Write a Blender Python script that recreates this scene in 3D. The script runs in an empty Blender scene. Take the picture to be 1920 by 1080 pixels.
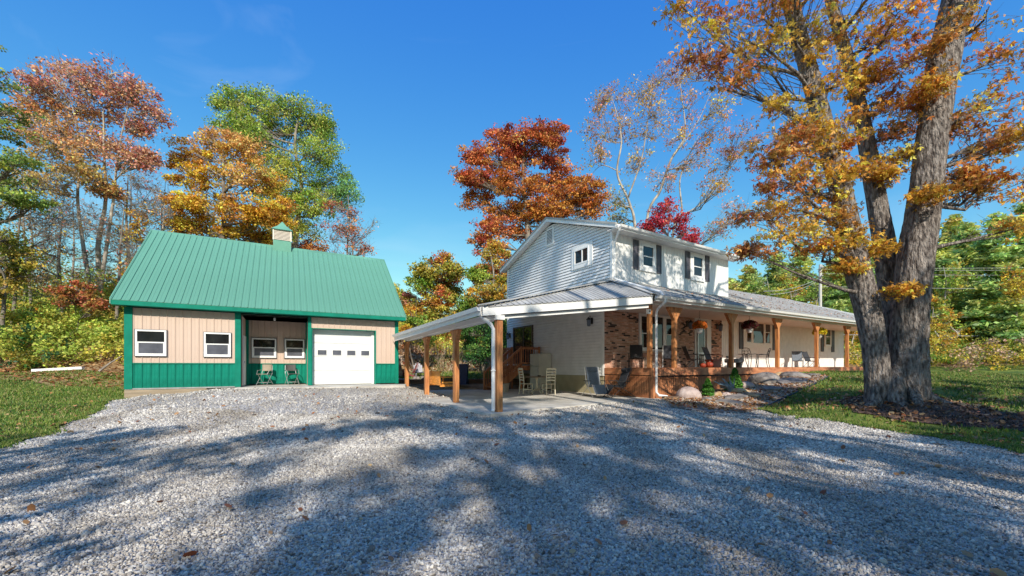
import bpy, math, random
import numpy as np
from mathutils import Matrix, Vector
from mathutils.geometry import delaunay_2d_cdt
random.seed(7)
SC = bpy.context.scene
COL = SC.collection
PI = math.pi
E0 = 1.55                       # eye height above the gravel at the camera
F_PX, H_PX = 747.0, 686.0       # focal length and horizon in pixels of a 1920 px wide picture
TH, TS = 0.5557, 0.517          # headings of the house and of the shed

# ---------------------------------------------------------------- camera
cam = bpy.data.objects.new('camera', bpy.data.cameras.new('camera'))
COL.objects.link(cam)
cam.location = (0, 0, E0)
cam.rotation_euler = (PI/2, 0, 0)
cam.data.sensor_width = 36
cam.data.lens = 36*F_PX/1920
cam.data.shift_y = (H_PX-540)/1920
cam.data.clip_end = 2000
SC.camera = cam

# ---------------------------------------------------------------- sky, sun, exposure
EL, AZ = math.radians(33), math.radians(-12)    # light travels towards AZ (from +Y, clockwise)
w = bpy.data.worlds.new('World'); SC.world = w; w.use_nodes = True
nt = w.node_tree; nt.nodes.clear()
sky = nt.nodes.new('ShaderNodeTexSky'); sky.sky_type = 'NISHITA'; sky.sun_disc = False
sky.sun_elevation = EL; sky.sun_rotation = AZ+PI
sky.altitude = 300; sky.air_density = 1.0; sky.dust_density = 0.25; sky.ozone_density = 2.2
sp_ = nt.nodes.new('ShaderNodeSeparateColor'); hs = nt.nodes.new('ShaderNodeCombineColor'); nt.links.new(sky.outputs[0], sp_.inputs[0])
for ch, (ex, co) in enumerate(((1.6, .43), (1.0, 1.16), (.27, 3.70))):      # one response curve per channel over the whole sky, like the camera's vivid profile
    p_ = nt.nodes.new('ShaderNodeMath'); p_.operation = 'POWER'; p_.inputs[1].default_value = ex; m_ = nt.nodes.new('ShaderNodeMath'); m_.operation = 'MULTIPLY'; m_.inputs[1].default_value = co
    n_ = nt.nodes.new('ShaderNodeMath'); n_.operation = 'MINIMUM'; n_.inputs[1].default_value = (11, 10.5, 9.5)[ch]
    nt.links.new(sp_.outputs[ch], p_.inputs[0]); nt.links.new(p_.outputs[0], m_.inputs[0]); nt.links.new(m_.outputs[0], n_.inputs[0]); nt.links.new(n_.outputs[0], hs.inputs[ch])
tc = nt.nodes.new('ShaderNodeTexCoord')
mp = nt.nodes.new('ShaderNodeMapping'); mp.inputs['Rotation'].default_value = (0.3, 0.5, 0.4); mp.inputs['Scale'].default_value = (1.2, 7, 9)
nz = nt.nodes.new('ShaderNodeTexNoise'); nz.inputs['Scale'].default_value = 1.1; nz.inputs['Detail'].default_value = 7; nz.inputs['Distortion'].default_value = .6
cr = nt.nodes.new('ShaderNodeValToRGB'); cr.color_ramp.elements[0].position = .55; cr.color_ramp.elements[1].position = .95
mx = nt.nodes.new('ShaderNodeMix'); mx.data_type = 'RGBA'; mx.inputs['B'].default_value = (5.2, 6.2, 7.6, 1)
mu = nt.nodes.new('ShaderNodeMath'); mu.operation = 'MULTIPLY'; mu.inputs[1].default_value = .22
bg = nt.nodes.new('ShaderNodeBackground'); bg.inputs['Strength'].default_value = 0.138
wo = nt.nodes.new('ShaderNodeOutputWorld')
lk = nt.links.new
lk(hs.outputs[0], mx.inputs['A'])
lk(tc.outputs['Generated'], mp.inputs[0]); lk(mp.outputs[0], nz.inputs['Vector']); lk(nz.outputs['Fac'], cr.inputs[0])
lk(cr.outputs[0], mu.inputs[0]); lk(mu.outputs[0], mx.inputs['Factor']); lk(mx.outputs['Result'], bg.inputs['Color']); lk(bg.outputs[0], wo.inputs[0])
sd = bpy.data.lights.new('sun', 'SUN'); sd.energy = 4.6; sd.angle = math.radians(.55); sd.color = (1, .92, .79)
sun = bpy.data.objects.new('sun', sd); COL.objects.link(sun)
LD = Vector((math.sin(AZ)*math.cos(EL), math.cos(AZ)*math.cos(EL), -math.sin(EL)))
sun.rotation_euler = LD.to_track_quat('-Z', 'Y').to_euler(); sun.location = (0, 0, 40)
SC.view_settings.view_transform = 'Standard'; SC.view_settings.look = 'None'
SC.view_settings.exposure = 0.2; SC.view_settings.gamma = 1; SC.view_settings.use_curve_mapping = False
SC.cycles.max_bounces = 9; SC.cycles.diffuse_bounces = 6; SC.cycles.glossy_bounces = 3; SC.cycles.transparent_max_bounces = 6
SC.cycles.sample_clamp_indirect = 4

# ---------------------------------------------------------------- materials
MATS = {}
def mat(name, col, rough=.6, var=.12, scale=8, bump=0., bscale=40, metal=0., spec=.5, col2=None, stretch=None, detail=4, thr=(.35, .65), attr=None, trans=0, coat=0, bdist=.02):
    if name in MATS: return MATS[name]
    m = bpy.data.materials.new(name); m.use_nodes = True; n = m.node_tree; N = n.nodes; P = N['Principled BSDF']
    P.inputs['Roughness'].default_value = rough; P.inputs['Metallic'].default_value = metal
    P.inputs['Specular IOR Level'].default_value = spec; P.inputs['Coat Weight'].default_value = coat
    t = N.new('ShaderNodeTexCoord'); mpg = N.new('ShaderNodeMapping')
    if stretch: mpg.inputs['Scale'].default_value = stretch
    n.links.new(t.outputs['Object'], mpg.inputs[0])
    ns = N.new('ShaderNodeTexNoise'); ns.inputs['Scale'].default_value = scale; ns.inputs['Detail'].default_value = detail
    n.links.new(mpg.outputs[0], ns.inputs['Vector'])
    rp = N.new('ShaderNodeValToRGB'); e = rp.color_ramp.elements
    e[0].position, e[1].position = thr
    c2 = col2 or tuple(min(1, c*(1+var)) for c in col); c1 = col if col2 else tuple(c*(1-var) for c in col)
    e[0].color = (*c1, 1); e[1].color = (*c2, 1)
    n.links.new(ns.outputs['Fac'], rp.inputs[0]); out = rp.outputs[0]
    if attr:
        a = N.new('ShaderNodeAttribute'); a.attribute_name = attr
        mm = N.new('ShaderNodeMix'); mm.data_type = 'RGBA'; mm.blend_type = 'MULTIPLY'; mm.inputs['Factor'].default_value = 1
        n.links.new(a.outputs['Color'], mm.inputs['A']); n.links.new(out, mm.inputs['B']); out = mm.outputs['Result']
    n.links.new(out, P.inputs['Base Color'])
    if bump:
        b = N.new('ShaderNodeBump'); b.inputs['Strength'].default_value = bump; b.inputs['Distance'].default_value = bdist
        n2 = N.new('ShaderNodeTexNoise'); n2.inputs['Scale'].default_value = bscale; n2.inputs['Detail'].default_value = 5
        n.links.new(mpg.outputs[0], n2.inputs['Vector']); n.links.new(n2.outputs['Fac'], b.inputs['Height']); n.links.new(b.outputs[0], P.inputs['Normal'])
    if trans:
        tr = N.new('ShaderNodeBsdfTranslucent'); ms = N.new('ShaderNodeMixShader'); ms.inputs[0].default_value = trans
        n.links.new(out, tr.inputs['Color']); o = N['Material Output']
        n.links.new(P.outputs[0], ms.inputs[1]); n.links.new(tr.outputs[0], ms.inputs[2]); n.links.new(ms.outputs[0], o.inputs['Surface'])
    MATS[name] = m; return m
W1 = (1, 1, 1)
M_leaf = mat('leaf', W1, .55, .08, 3, attr='Col', trans=.32, spec=.3)
M_bark = mat('bark', (.10, .08, .07), .92, 0, 6.5, 1.0, 11, col2=(.47, .41, .365), stretch=(2.4, 2.4, .75), detail=9, thr=(.36, .70), bdist=.16, spec=.2)
M_barkp = mat('pale_bark', (.20, .17, .145), .9, 0, 4, .6, 20, col2=(.50, .44, .37), stretch=(1, 1, .4), detail=6)
M_barkd = mat('dark_bark', (.10, .08, .065), .9, 0, 4, .6, 20, col2=(.32, .27, .22), stretch=(1, 1, .4), detail=6)
M_groof = mat('green_metal_roof', (.125, .315, .235), .62, .15, 1.1, .05, 60, spec=.25, stretch=(1, 1, .5))
M_gtrim = mat('green_trim', (.006, .20, .135), .6, .10, 3, spec=.12)
M_gwall = mat('green_wall_metal', (.004, .19, .13), .6, .26, 1.4, spec=.12, stretch=(2, 1, 1))
M_tan = mat('tan_wall_metal', (.60, .46, .375), .6, .06, 1.5, spec=.25)
M_white = mat('white_paint', (.83, .82, .80), .45, .03, 5)
M_vinyl = mat('white_vinyl_siding', (.80, .79, .78), .5, .05, 2.5)
M_vinylf = mat('white_board_siding', (.82, .81, .79), .5, .05, 3)
M_soffit = mat('soffit_white', (.76, .73, .69), .6, .05, 4)
M_groo2 = mat('grey_metal_roof', (.40, .395, .38), .62, .20, 1.1, metal=.0, spec=.3)
M_cedar = mat('cedar_wood', (.36, .125, .042), .65, 0, 3, .45, 30, col2=(.66, .29, .10), stretch=(7, 7, .7), detail=7, bdist=.01)
M_deckw = mat('stained_deck_wood', (.34, .115, .045), .7, 0, 3, .35, 25, col2=(.58, .25, .11), stretch=(2.5, 2.5, .6), detail=7, bdist=.01)
M_deckh = mat('stained_rim_board', (.36, .12, .05), .7, 0, 2.2, .35, 25, col2=(.60, .26, .12), stretch=(1, 1, 3), detail=7, bdist=.01)
M_swing = mat('orange_stained_wood', (.75, .30, .05), .55, .25, 4, .2, 30, stretch=(1, 1, 4))
M_conc = mat('concrete', (.42, .39, .35), .85, 0, 1.7, .3, 60, col2=(.62, .59, .54), detail=8, bdist=.01)
M_found = mat('painted_block', (.40, .35, .22), .8, .08, 3, .2, 30)
M_glass = mat('window_glass', (.016, .018, .02), .04, .3, 2, spec=.55)
M_glass2 = mat('screened_glass', (.10, .105, .13), .22, .2, 3, spec=.7)
M_shut = mat('dark_shutter', (.085, .078, .095), .5, .2, 4)
M_black = mat('black_metal', (.02, .02, .022), .45, .2, 5)
M_dark = mat('dark_shade_fill', (.03, .028, .026), .8, .2, 5)  # near-black colour, also painted in for shade in gaps and behind panes
M_greyf = mat('grey_mesh_fabric', (.17, .20, .25), .8, .15, 30)
M_navyf = mat('charcoal_fabric', (.035, .038, .05), .8, .15, 30)
M_alu = mat('aluminium', (.55, .55, .55), .35, .1, 5, metal=.6)
M_cream = mat('cream_paint', (.72, .66, .50), .5, .06, 8)
M_table = mat('brown_table_top', (.28, .20, .13), .5, .2, 6)
M_fridge = mat('old_white_enamel', (.62, .63, .55), .5, .07, 2)
M_blue = mat('navy_plastic', (.02, .035, .11), .4, .15, 3)
M_timber = mat('grey_brown_timber', (.16, .10, .065), .85, .25, 3, .4, 20, stretch=(.5, .5, 4))
M_rock = mat('grey_rock', (.10, .085, .08), .9, 0, 2.6, 1.0, 9, col2=(.36, .32, .285), detail=8, bdist=.05)
M_rockp = mat('pink_granite', (.34, .25, .22), .85, 0, 5, .8, 14, col2=(.58, .47, .43), detail=8, bdist=.03)
M_rocko = mat('ochre_rock', (.42, .25, .10), .9, 0, 3, .6, 14, col2=(.62, .47, .30), detail=8, bdist=.03)
M_terra = mat('red_glaze', (.30, .05, .025), .4, .2, 5)
M_pump = mat('pumpkin_skin', (.30, .045, .02), .45, .15, 8)
M_pole = mat('weathered_pole', (.55, .53, .5), .8, .12, 3, stretch=(3, 3, .4))
M_wire = mat('wire', (.34, .34, .34), .6, .1, 2)
M_brick = mat('brick', (.86, .86, .86), .88, 0, 30, .5, 60, col2=(1.1, 1.08, 1.05), attr='Col', bdist=.006)
M_mortar = mat('mortar', (.56, .49, .43), .9, .12, 20)
M_galv = mat('galvanised_metal', (.46, .47, .48), .4, .12, 4, metal=.7)
M_drift = mat('blue_grey_driftwood', (.22, .28, .31), .8, .3, 6)
M_needle = mat('boxwood_green', W1, .6, .08, 5, attr='Col', trans=.2)

# ---------------------------------------------------------------- frames and builders
def fr(th, a, b, z=0):
    c, s = math.cos(th), math.sin(th)
    return Vector((c*a-s*b, s*a+c*b, z+E0))
ORG = {}
def tag(o, label=None, cat=None, group=None, kind=None):
    if label: o['label'] = label
    if cat: o['category'] = cat
    if group: o['group'] = group
    if kind: o['kind'] = kind
    return o
def root(name, label, cat, th, o, group=None):
    """Empty whose children are given in frame coordinates (a along the front, b away, z above eye)."""
    e = bpy.data.objects.new(name, None); COL.objects.link(e)
    e.location = fr(th, *o); e.rotation_euler = (0, 0, th); e.empty_display_size = .2
    tag(e, label, cat, group); ORG[e.name] = Vector(o); return e
def rootL(name, label, cat, loc, rz=0, group=None):
    e = bpy.data.objects.new(name, None); COL.objects.link(e)
    e.location = loc; e.rotation_euler = (0, 0, rz); e.empty_display_size = .2
    tag(e, label, cat, group); ORG[e.name] = Vector((0, 0, 0)); return e
def link(name, me, parent=None, org=None):
    o = bpy.data.objects.new(name, me); COL.objects.link(o)
    if parent is not None:
        o.parent = parent; ORG[o.name] = ORG[parent.name]
    else: ORG[o.name] = Vector(org or (0, 0, 0))
    return o
class MB:
    def __init__(s, f=None): s.v = []; s.f = []; s.c = []; s.fn = f or (lambda p: p); s.col = None
    def add(s, vs, fs):
        k = len(s.v); s.v += [tuple(s.fn(p)) for p in vs]; s.f += [tuple(i+k for i in f) for f in fs]
        if s.col is not None: s.c += [s.col]*len(vs)
        return s
    def box(s, a0, a1, b0, b1, z0, z1):
        return s.add([(a0, b0, z0), (a1, b0, z0), (a1, b1, z0), (a0, b1, z0), (a0, b0, z1), (a1, b0, z1), (a1, b1, z1), (a0, b1, z1)],
                     [(3, 2, 1, 0), (4, 5, 6, 7), (0, 1, 5, 4), (1, 2, 6, 5), (2, 3, 7, 6), (3, 0, 4, 7)])
    def prism(s, pts, off):
        n = len(pts); q = [tuple(Vector(p)+Vector(off)) for p in pts]
        return s.add(list(pts)+q, [tuple(range(n))[::-1], tuple(range(n, 2*n))]+[(i, (i+1) % n, n+(i+1) % n, n+i) for i in range(n)])
    def bar(s, p, q, w, h=None, up=(0, 0, 1)):
        h = h or w; p = Vector(p); q = Vector(q); d = (q-p).normalized(); u = Vector(up)
        if abs(d.dot(u)) > .98: u = Vector((1, 0, 0))
        x = d.cross(u).normalized(); y = x.cross(d)
        c = [x*w/2+y*h/2, -x*w/2+y*h/2, -x*w/2-y*h/2, x*w/2-y*h/2]
        return s.add([p+k for k in c]+[q+k for k in c], [(3, 2, 1, 0), (4, 5, 6, 7)]+[(i, (i+1) % 4, 4+(i+1) % 4, 4+i) for i in range(4)])
    def tube(s, pts, r, k=6, rough=0, seed=0):
        pts = [Vector(p) for p in pts]; n = len(pts); rr = r if hasattr(r, '__len__') else [r]*n
        vs = []; fs = []; prev = None
        for i, p in enumerate(pts):
            d = (pts[min(i+1, n-1)]-pts[max(i-1, 0)]).normalized()
            u = prev if prev is not None else (Vector((0, 0, 1)) if abs(d.z) < .9 else Vector((1, 0, 0)))
            x = (u-d*u.dot(d)).normalized(); prev = x; y = d.cross(x)
            if rough:
                for j in range(k):
                    a = 2*PI*j/k; w_ = seed+i*.11; f = 1+rough*(.55*math.sin(4*a+1.3*math.sin(w_*1.1)+seed)+.5*math.sin(11*a+2.0*math.sin(w_)+w_*.5)+.42*math.sin(19*a+3*math.sin(w_*1.7)+seed)+.3*math.sin(3*a+w_*3.1)*math.sin(w_*4.3))
                    vs.append(p+(x*math.cos(a)+y*math.sin(a))*rr[i]*f)
            else: vs += [p+(x*math.cos(2*PI*j/k)+y*math.sin(2*PI*j/k))*rr[i] for j in range(k)]
        for i in range(n-1):
            fs += [(i*k+j, i*k+(j+1) % k, (i+1)*k+(j+1) % k, (i+1)*k+j) for j in range(k)]
        fs += [tuple(range(k))[::-1], tuple(range((n-1)*k, n*k))]
        return s.add(vs, fs)
    def lathe(s, cx, cy, prof, k=14):
        vs = [(cx+r*math.cos(2*PI*j/k), cy+r*math.sin(2*PI*j/k), z) for r, z in prof for j in range(k)]
        n = len(prof); fs = [(i*k+j, i*k+(j+1) % k, (i+1)*k+(j+1) % k, (i+1)*k+j) for i in range(n-1) for j in range(k)]
        fs += [tuple(range(k))[::-1], tuple(range((n-1)*k, n*k))]
        return s.add(vs, fs)
    def mesh(s, name, m, org=Vector((0, 0, 0)), smooth=False):
        me = bpy.data.meshes.new(name); o = Vector(org)
        me.from_pydata([(v[0]-o[0], v[1]-o[1], v[2]-o[2]) for v in s.v], [], s.f)
        if m: me.materials.append(m)
        if s.c:
            a = me.color_attributes.new('Col', 'FLOAT_COLOR', 'POINT')
            a.data.foreach_set('color', np.array([(*c, 1) for c in s.c], dtype=np.float32).ravel())
        if smooth: me.polygons.foreach_set('use_smooth', [True]*len(me.polygons))
        me.update(); return me
    def build(s, name, m, parent=None, smooth=False, label=None, kind=None, bevel=0):
        me = s.mesh(name, m, ORG[parent.name] if parent is not None else (0, 0, 0), smooth)
        o = link(name, me, parent)
        if label: o['label'] = label
        if kind: o['kind'] = kind
        if bevel:
            b = o.modifiers.new('b', 'BEVEL'); b.width = bevel; b.segments = 2; b.limit_method = 'ANGLE'
        return o
def piece(name, me, parent, loc, M=None, label=None):
    """one object sharing mesh data; loc in the frame coordinates of the parent"""
    o = link(name, me, parent)
    L = Vector(loc)-ORG[parent.name]
    if M is None: o.location = L
    else: o.matrix_local = Matrix.Translation(L) @ M.to_4x4()
    if label: o['label'] = label
    return o
def copy_tree(o, parent=None):
    c = o.copy(); COL.objects.link(c); c.parent = parent
    ORG[c.name] = ORG[o.name]
    for ch in list(o.children): copy_tree(ch, c)
    return c
def np_mesh(name, V, nper, mat_, parent=None, cols=None, org=(0, 0, 0), smooth=False, faces=None):
    """V (n,3); consecutive polygons of nper vertices unless faces given"""
    V = np.asarray(V, dtype=np.float32)-np.asarray(org, dtype=np.float32); me = bpy.data.meshes.new(name)
    if faces is None:
        nf = len(V)//nper; li = np.arange(len(V), dtype=np.int32)
    else:
        faces = np.asarray(faces, dtype=np.int32); nf = len(faces); nper = faces.shape[1]; li = faces.ravel()
    me.vertices.add(len(V)); me.vertices.foreach_set('co', V.ravel())
    me.loops.add(nf*nper); me.loops.foreach_set('vertex_index', li)
    me.polygons.add(nf); me.polygons.foreach_set('loop_start', np.arange(nf, dtype=np.int32)*nper)
    me.materials.append(mat_)
    me.update(calc_edges=True)
    if smooth: me.polygons.foreach_set('use_smooth', np.ones(nf, dtype=bool))
    if cols is not None:
        a = me.color_attributes.new('Col', 'FLOAT_COLOR', 'POINT')
        c = np.ones((len(V), 4), dtype=np.float32); c[:, :3] = cols; a.data.foreach_set('color', c.ravel())
    return link(name, me, parent, org)
def px(u, v, Y):               # a point at distance Y seen at pixel (u, v) of the 1920x1080 photograph
    return Vector(((u-960)/F_PX*Y, Y, (H_PX-v)/F_PX*Y+E0))

# ---------------------------------------------------------------- terrain height
CP = np.array([
 (0, -8, 0), (-12, -8, 0), (12, -8, 0), (0, 0, 0), (-6, 0, 0), (6, 0, 0), (0, 5, 0), (-5, 5, 0), (5, 5, 0), (-10.3, 8, 0), (-6, 9, .06), (0, 8, .05), (9, 9, .02), (5, 9, .08), (-3, 11, .2), (-30, -8, 0), (30, -8, 0), (-60, -30, 0), (60, -30, 0), (0, -40, 0),
 (-1.2, 10.2, .22), (1.5, 12.3, .25), (5.2, 14.6, .28), (0, 14, .24), (3, 16, .24), (-2.5, 14.5, .26), (0, 19, .24), (-3, 19, .25),
 (-9.5, 15.6, .66), (-10.9, 15.2, .66), (-7, 16.9, .64), (-5.6, 17.9, .60), (-13.9, 13.6, .33), (-12.4, 14.3, .52), (-9, 12.5, .42), (-5, 14.5, .42), (-12.5, 10.5, .12),
 (-17, 15, .6), (-18, 20, 1.1), (-24, 19, 1.1), (-22, 24, 3.2), (-32, 24, 3.4), (-28, 34, 7.5), (-45, 34, 8), (-16, 30, 4.5), (-14, 40, 8.5), (-40, 60, 12), (-9, 30, 3.0), (-8, 40, 5.0), (-15, 70, 6),
 (-3.5, 23.5, .7), (-2, 25, .8), (-6, 25, .7), (-3, 28, .95), (1, 30, 1.0), (-5, 31, 2.2), (-1, 36, 4.0), (5, 38, 3.5), (0, 55, 5.5), (10, 60, 6), (0, 90, 8), (20, 50, 6),
 (6.8, 14.4, .3), (8.6, 16.0, .46), (10.2, 16.4, .72), (11.6, 17.4, 1.0), (14, 19, 1.12), (18, 22, 1.15), (24, 26, 1.1), (8.9, 13.2, .16), (7.5, 12.0, .10), (10.6, 11, .62), (12.2, 10.6, .45), (9.2, 11.2, .40), (11.8, 13.6, .76), (10, 7.9, .05), (14, 11, .42), (20, 14, .5), (15, 15, .8), (25, 20, .65), (38, 30, .7), (45, 35, 1.2), (30, 38, 1.2), (40, 48, 4), (60, 45, 4), (60, 70, 11), (90, 80, 14), (40, 75, 10), (100, 30, 3), (120, 0, 0), (60, 10, .6), (-100, 0, 2), (-100, 60, 16),
 (300, 300, 30), (-300, 300, 35), (0, 300, 12), (300, -200, 0), (-300, -200, 0), (0, -300, 0)], dtype=float)
def g(x, y):
    x = np.asarray(x, dtype=float); y = np.asarray(y, dtype=float); sh = x.shape
    X = x.ravel()[:, None]; Yv = y.ravel()[:, None]; out = np.empty(X.shape[0])
    for i in range(0, len(out), 20000):
        d2 = (X[i:i+20000]-CP[None, :, 0])**2+(Yv[i:i+20000]-CP[None, :, 1])**2+.25
        wt = d2**-1.7; out[i:i+20000] = (wt*CP[None, :, 2]).sum(1)/wt.sum(1)
    return out.reshape(sh)
def gz(x, y): return float(g(np.array([x]), np.array([y]))[0])
def hit(u, v):                 # where a line of sight meets the terrain
    Y = 3.0; p = px(u, v, Y)
    while Y < 200:
        p = px(u, v, Y)
        if p.z <= gz(p.x, p.y): break
        Y += max(.1, Y*.01)
    return p
def vnoise(x, y, s, seed=0):
    r = np.random.default_rng(seed); o = 0
    for k in range(4):
        a = r.uniform(0, 2*PI); ph = r.uniform(0, 6.28, 2); f = s*(1.7**k)
        o = o+np.sin((x*math.cos(a)+y*math.sin(a))*f+ph[0])*np.cos((-x*math.sin(a)+y*math.cos(a))*f*1.13+ph[1])*.6**k
    return o/2
def inpoly(x, y, P):
    c = np.zeros(x.shape, bool); n = len(P)
    for i in range(n):
        x1, y1 = P[i][:2]; x2, y2 = P[(i+1) % n][:2]
        t = ((y1 > y) != (y2 > y)); xi = (x2-x1)*(y-y1)/((y2-y1) if y2 != y1 else 1e-9)+x1
        c ^= t & (x < xi)
    return c
def sheet(name, poly, off, spacing, m, label=None, jit=.0, seed=0, nearfine=True):
    """a sheet draped on the terrain with a slightly ragged outline"""
    r = np.random.default_rng(seed); B = []
    for i in range(len(poly)):
        p, q = np.array(poly[i][:2], float), np.array(poly[(i+1) % len(poly)][:2], float)
        L = np.linalg.norm(q-p); st = max(.15, .02*min(np.linalg.norm(p), np.linalg.norm(q))); n = max(1, int(L/st)); nn = np.array([-(q-p)[1], (q-p)[0]])/max(L, 1e-6)
        for k in range(n):
            t = k/n; B.append(p+(q-p)*t+nn*(r.normal()*jit*.4+jit*math.sin((t*L)*3.1+i)*.6)*(1 if 0 < k else 0))
    B = np.array(B); x0, y0 = B.min(0); x1, y1 = B.max(0)
    gx, gy = np.meshgrid(np.arange(x0, x1, spacing), np.arange(y0, y1, spacing)); gx = gx.ravel(); gy = gy.ravel()
    k = inpoly(gx, gy, B); gx, gy = gx[k], gy[k]
    pts = [Vector(p) for p in B]+[Vector((a+random.uniform(-.2, .2)*spacing, b+random.uniform(-.2, .2)*spacing)) for a, b in zip(gx, gy)]
    nb = len(B)
    V, _, Fc, *_ = delaunay_2d_cdt(pts, [], [list(range(nb))], 1, 1e-4)
    V = np.array([tuple(p) for p in V]); z = g(V[:, 0], V[:, 1])+off
    me = bpy.data.meshes.new(name); me.from_pydata([(p[0], p[1], h) for p, h in zip(V, z)], [], [tuple(f) for f in Fc]); me.materials.append(m)
    me.polygons.foreach_set('use_smooth', [True]*len(me.polygons))
    o = link(name, me); o['kind'] = 'structure'
    if label: o['label'] = label
    if len(me.polygons) and me.polygons[0].normal.z < 0: me.flip_normals()
    return o, B
# ================================================================ ground
def stone_mat(name, cols, scale, bump, leafy=0.):
    m = bpy.data.materials.new(name); m.use_nodes = True; n = m.node_tree; N = n.nodes; P = N['Principled BSDF']; P.inputs['Roughness'].default_value = .85
    t = N.new('ShaderNodeTexCoord'); v = N.new('ShaderNodeTexVoronoi'); v.inputs['Scale'].default_value = scale; n.links.new(t.outputs['Object'], v.inputs['Vector'])
    s = N.new('ShaderNodeSeparateColor'); n.links.new(v.outputs['Color'], s.inputs[0])
    rp = N.new('ShaderNodeValToRGB'); e = rp.color_ramp.elements
    while len(e) < len(cols): e.new(.5)
    for i, c in enumerate(cols): e[i].position = i/(len(cols)-1); e[i].color = (*c, 1)
    n.links.new(s.outputs[0], rp.inputs[0])
    ns = N.new('ShaderNodeTexNoise'); ns.inputs['Scale'].default_value = .8; ns.inputs['Detail'].default_value = 8; n.links.new(t.outputs['Object'], ns.inputs['Vector'])
    r2 = N.new('ShaderNodeValToRGB'); r2.color_ramp.elements[0].position = .3; r2.color_ramp.elements[0].color = (.68, .66, .66, 1); r2.color_ramp.elements[1].position = .7; r2.color_ramp.elements[1].color = (1.12, 1.1, 1.1, 1)
    n.links.new(ns.outputs['Fac'], r2.inputs[0])
    mm = N.new('ShaderNodeMix'); mm.data_type = 'RGBA'; mm.blend_type = 'MULTIPLY'; mm.inputs['Factor'].default_value = 1
    n.links.new(rp.outputs[0], mm.inputs['A']); n.links.new(r2.outputs[0], mm.inputs['B']); n.links.new(mm.outputs['Result'], P.inputs['Base Color'])
    b = N.new('ShaderNodeBump'); b.inputs['Strength'].default_value = bump; b.inputs['Distance'].default_value = .03; b.invert = True
    n.links.new(v.outputs['Distance'], b.inputs['Height']); n.links.new(b.outputs[0], P.inputs['Normal'])
    return m
GREY = [(.17, .155, .14), (.36, .335, .305), (.56, .53, .49), (.74, .71, .65), (.45, .42, .385)]
M_gravel = stone_mat('gravel', GREY, 34, 1.0)
M_path = stone_mat('path_gravel', [(.13, .10, .08), (.32, .25, .20), (.50, .43, .36), (.26, .18, .12), (.42, .36, .31)], 22, 1.0)
M_mulch = stone_mat('mulch', [(.035, .022, .02), (.09, .055, .045), (.16, .10, .075), (.06, .04, .035), (.22, .12, .07)], 16, 1.2)
M_grass = mat('lawn_grass', (.05, .115, .015), .9, 0, 1.1, .9, 120, col2=(.22, .27, .04), detail=9, thr=(.35, .62), bdist=.04)
M_blade = mat('grass_blade', (.045, .13, .012), .7, 0, 1.1, col2=(.17, .28, .035), detail=9, thr=(.35, .62), trans=.3)
M_litter = mat('leaf_litter', (.16, .09, .035), .95, 0, 2.0, .8, 30, col2=(.42, .28, .14), detail=9, thr=(.35, .65), bdist=.06)
M_bank = mat('dry_bank', (.38, .25, .15), .95, 0, 1.1, .9, 12, col2=(.78, .60, .44), detail=9, thr=(.38, .62), bdist=.15)

# the woodland floor, one sheet to the horizon
t = np.linspace(-1, 1, 191); xs = 500*np.sinh(5.2*t)/np.sinh(5.2); ys = np.concatenate([xs[:95]*.8, xs[95:]*1.1]) + 8
GX, GY = np.meshgrid(xs, ys); GZ = g(GX, GY)-.07
nx = len(xs); ii = np.arange((nx-1)*(len(ys)-1)); r_, c_ = ii//(nx-1), ii % (nx-1); k0 = r_*nx+c_
ground = np_mesh('ground', np.stack([GX.ravel(), GY.ravel(), GZ.ravel()], 1), 4, M_litter, faces=np.stack([k0, k0+1, k0+nx+1, k0+nx], 1), smooth=True)
tag(ground, 'leaf covered woodland floor under the trees', kind='structure')

def P2(u, v): p = hit(u, v); return (p.x, p.y)
gl = [P2(*q) for q in [(-30, 850), (60, 822), (130, 792), (185, 765), (232, 747)]]
gr = [P2(*q) for q in [(1990, 866), (1920, 848), (1820, 833), (1700, 812), (1600, 797), (1500, 782), (1430, 769)]]
shed_l = fr(TS, -4.9, 18.7); shed_m = fr(TS, 4.7, 18.9)
grav = [(-24, 4), (-16, 6.6)]+gl+[(shed_l.x, shed_l.y), (shed_m.x, shed_m.y), (-5.0, 19.2), (-4.0, 19.0), (-.2, 11), (1.5, 12.6), (5.2, 15.2), (6.4, 14.9), (7.2, 14.2)]+gr[::-1]+[(16, 6.2), (26, 3), (30, -30), (-30, -30)]
gravel_sheet, _ = sheet('gravel_driveway', grav, .015, .45, M_gravel, 'pale grey crushed stone driveway', jit=.07, seed=1)
lawnL = [P2(*q) for q in [(-40, 853), (60, 825), (130, 796), (185, 770), (225, 750)]]+[(-14.2, 14.6), (-15, 18), (-19, 19.5), (-26, 18.6), (-40, 17), (-40, 4), (-22, 4.6)]
lawn_sheet, _ = sheet('lawn', lawnL, .03, .5, M_grass, 'green lawn left of the green shed', jit=.08, seed=2)
lawnR = [P2(*q) for q in [(1990, 864), (1920, 846), (1820, 831), (1700, 810), (1600, 795), (1500, 780), (1428, 767), (1480, 745), (1530, 722), (1555, 708), (1500, 703), (1470, 698)]]+[(18, 21.6), (23, 24.6), (28, 30), (34, 37), (48, 40), (60, 32), (60, 5), (18, 5.6)]
lawn2, _ = sheet('lawn', lawnR, .03, .6, M_grass, 'green lawn right of the house around the big maple', jit=.05, seed=3)
backl = [(-2.6, 23.0), (4, 24), (6, 30), (2, 33.5), (-6, 30.5), (-7.5, 24)]
lawn3, _ = sheet('lawn', backl, .03, .6, M_grass, 'back lawn beyond the timber retaining wall', jit=.1, seed=4)
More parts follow.
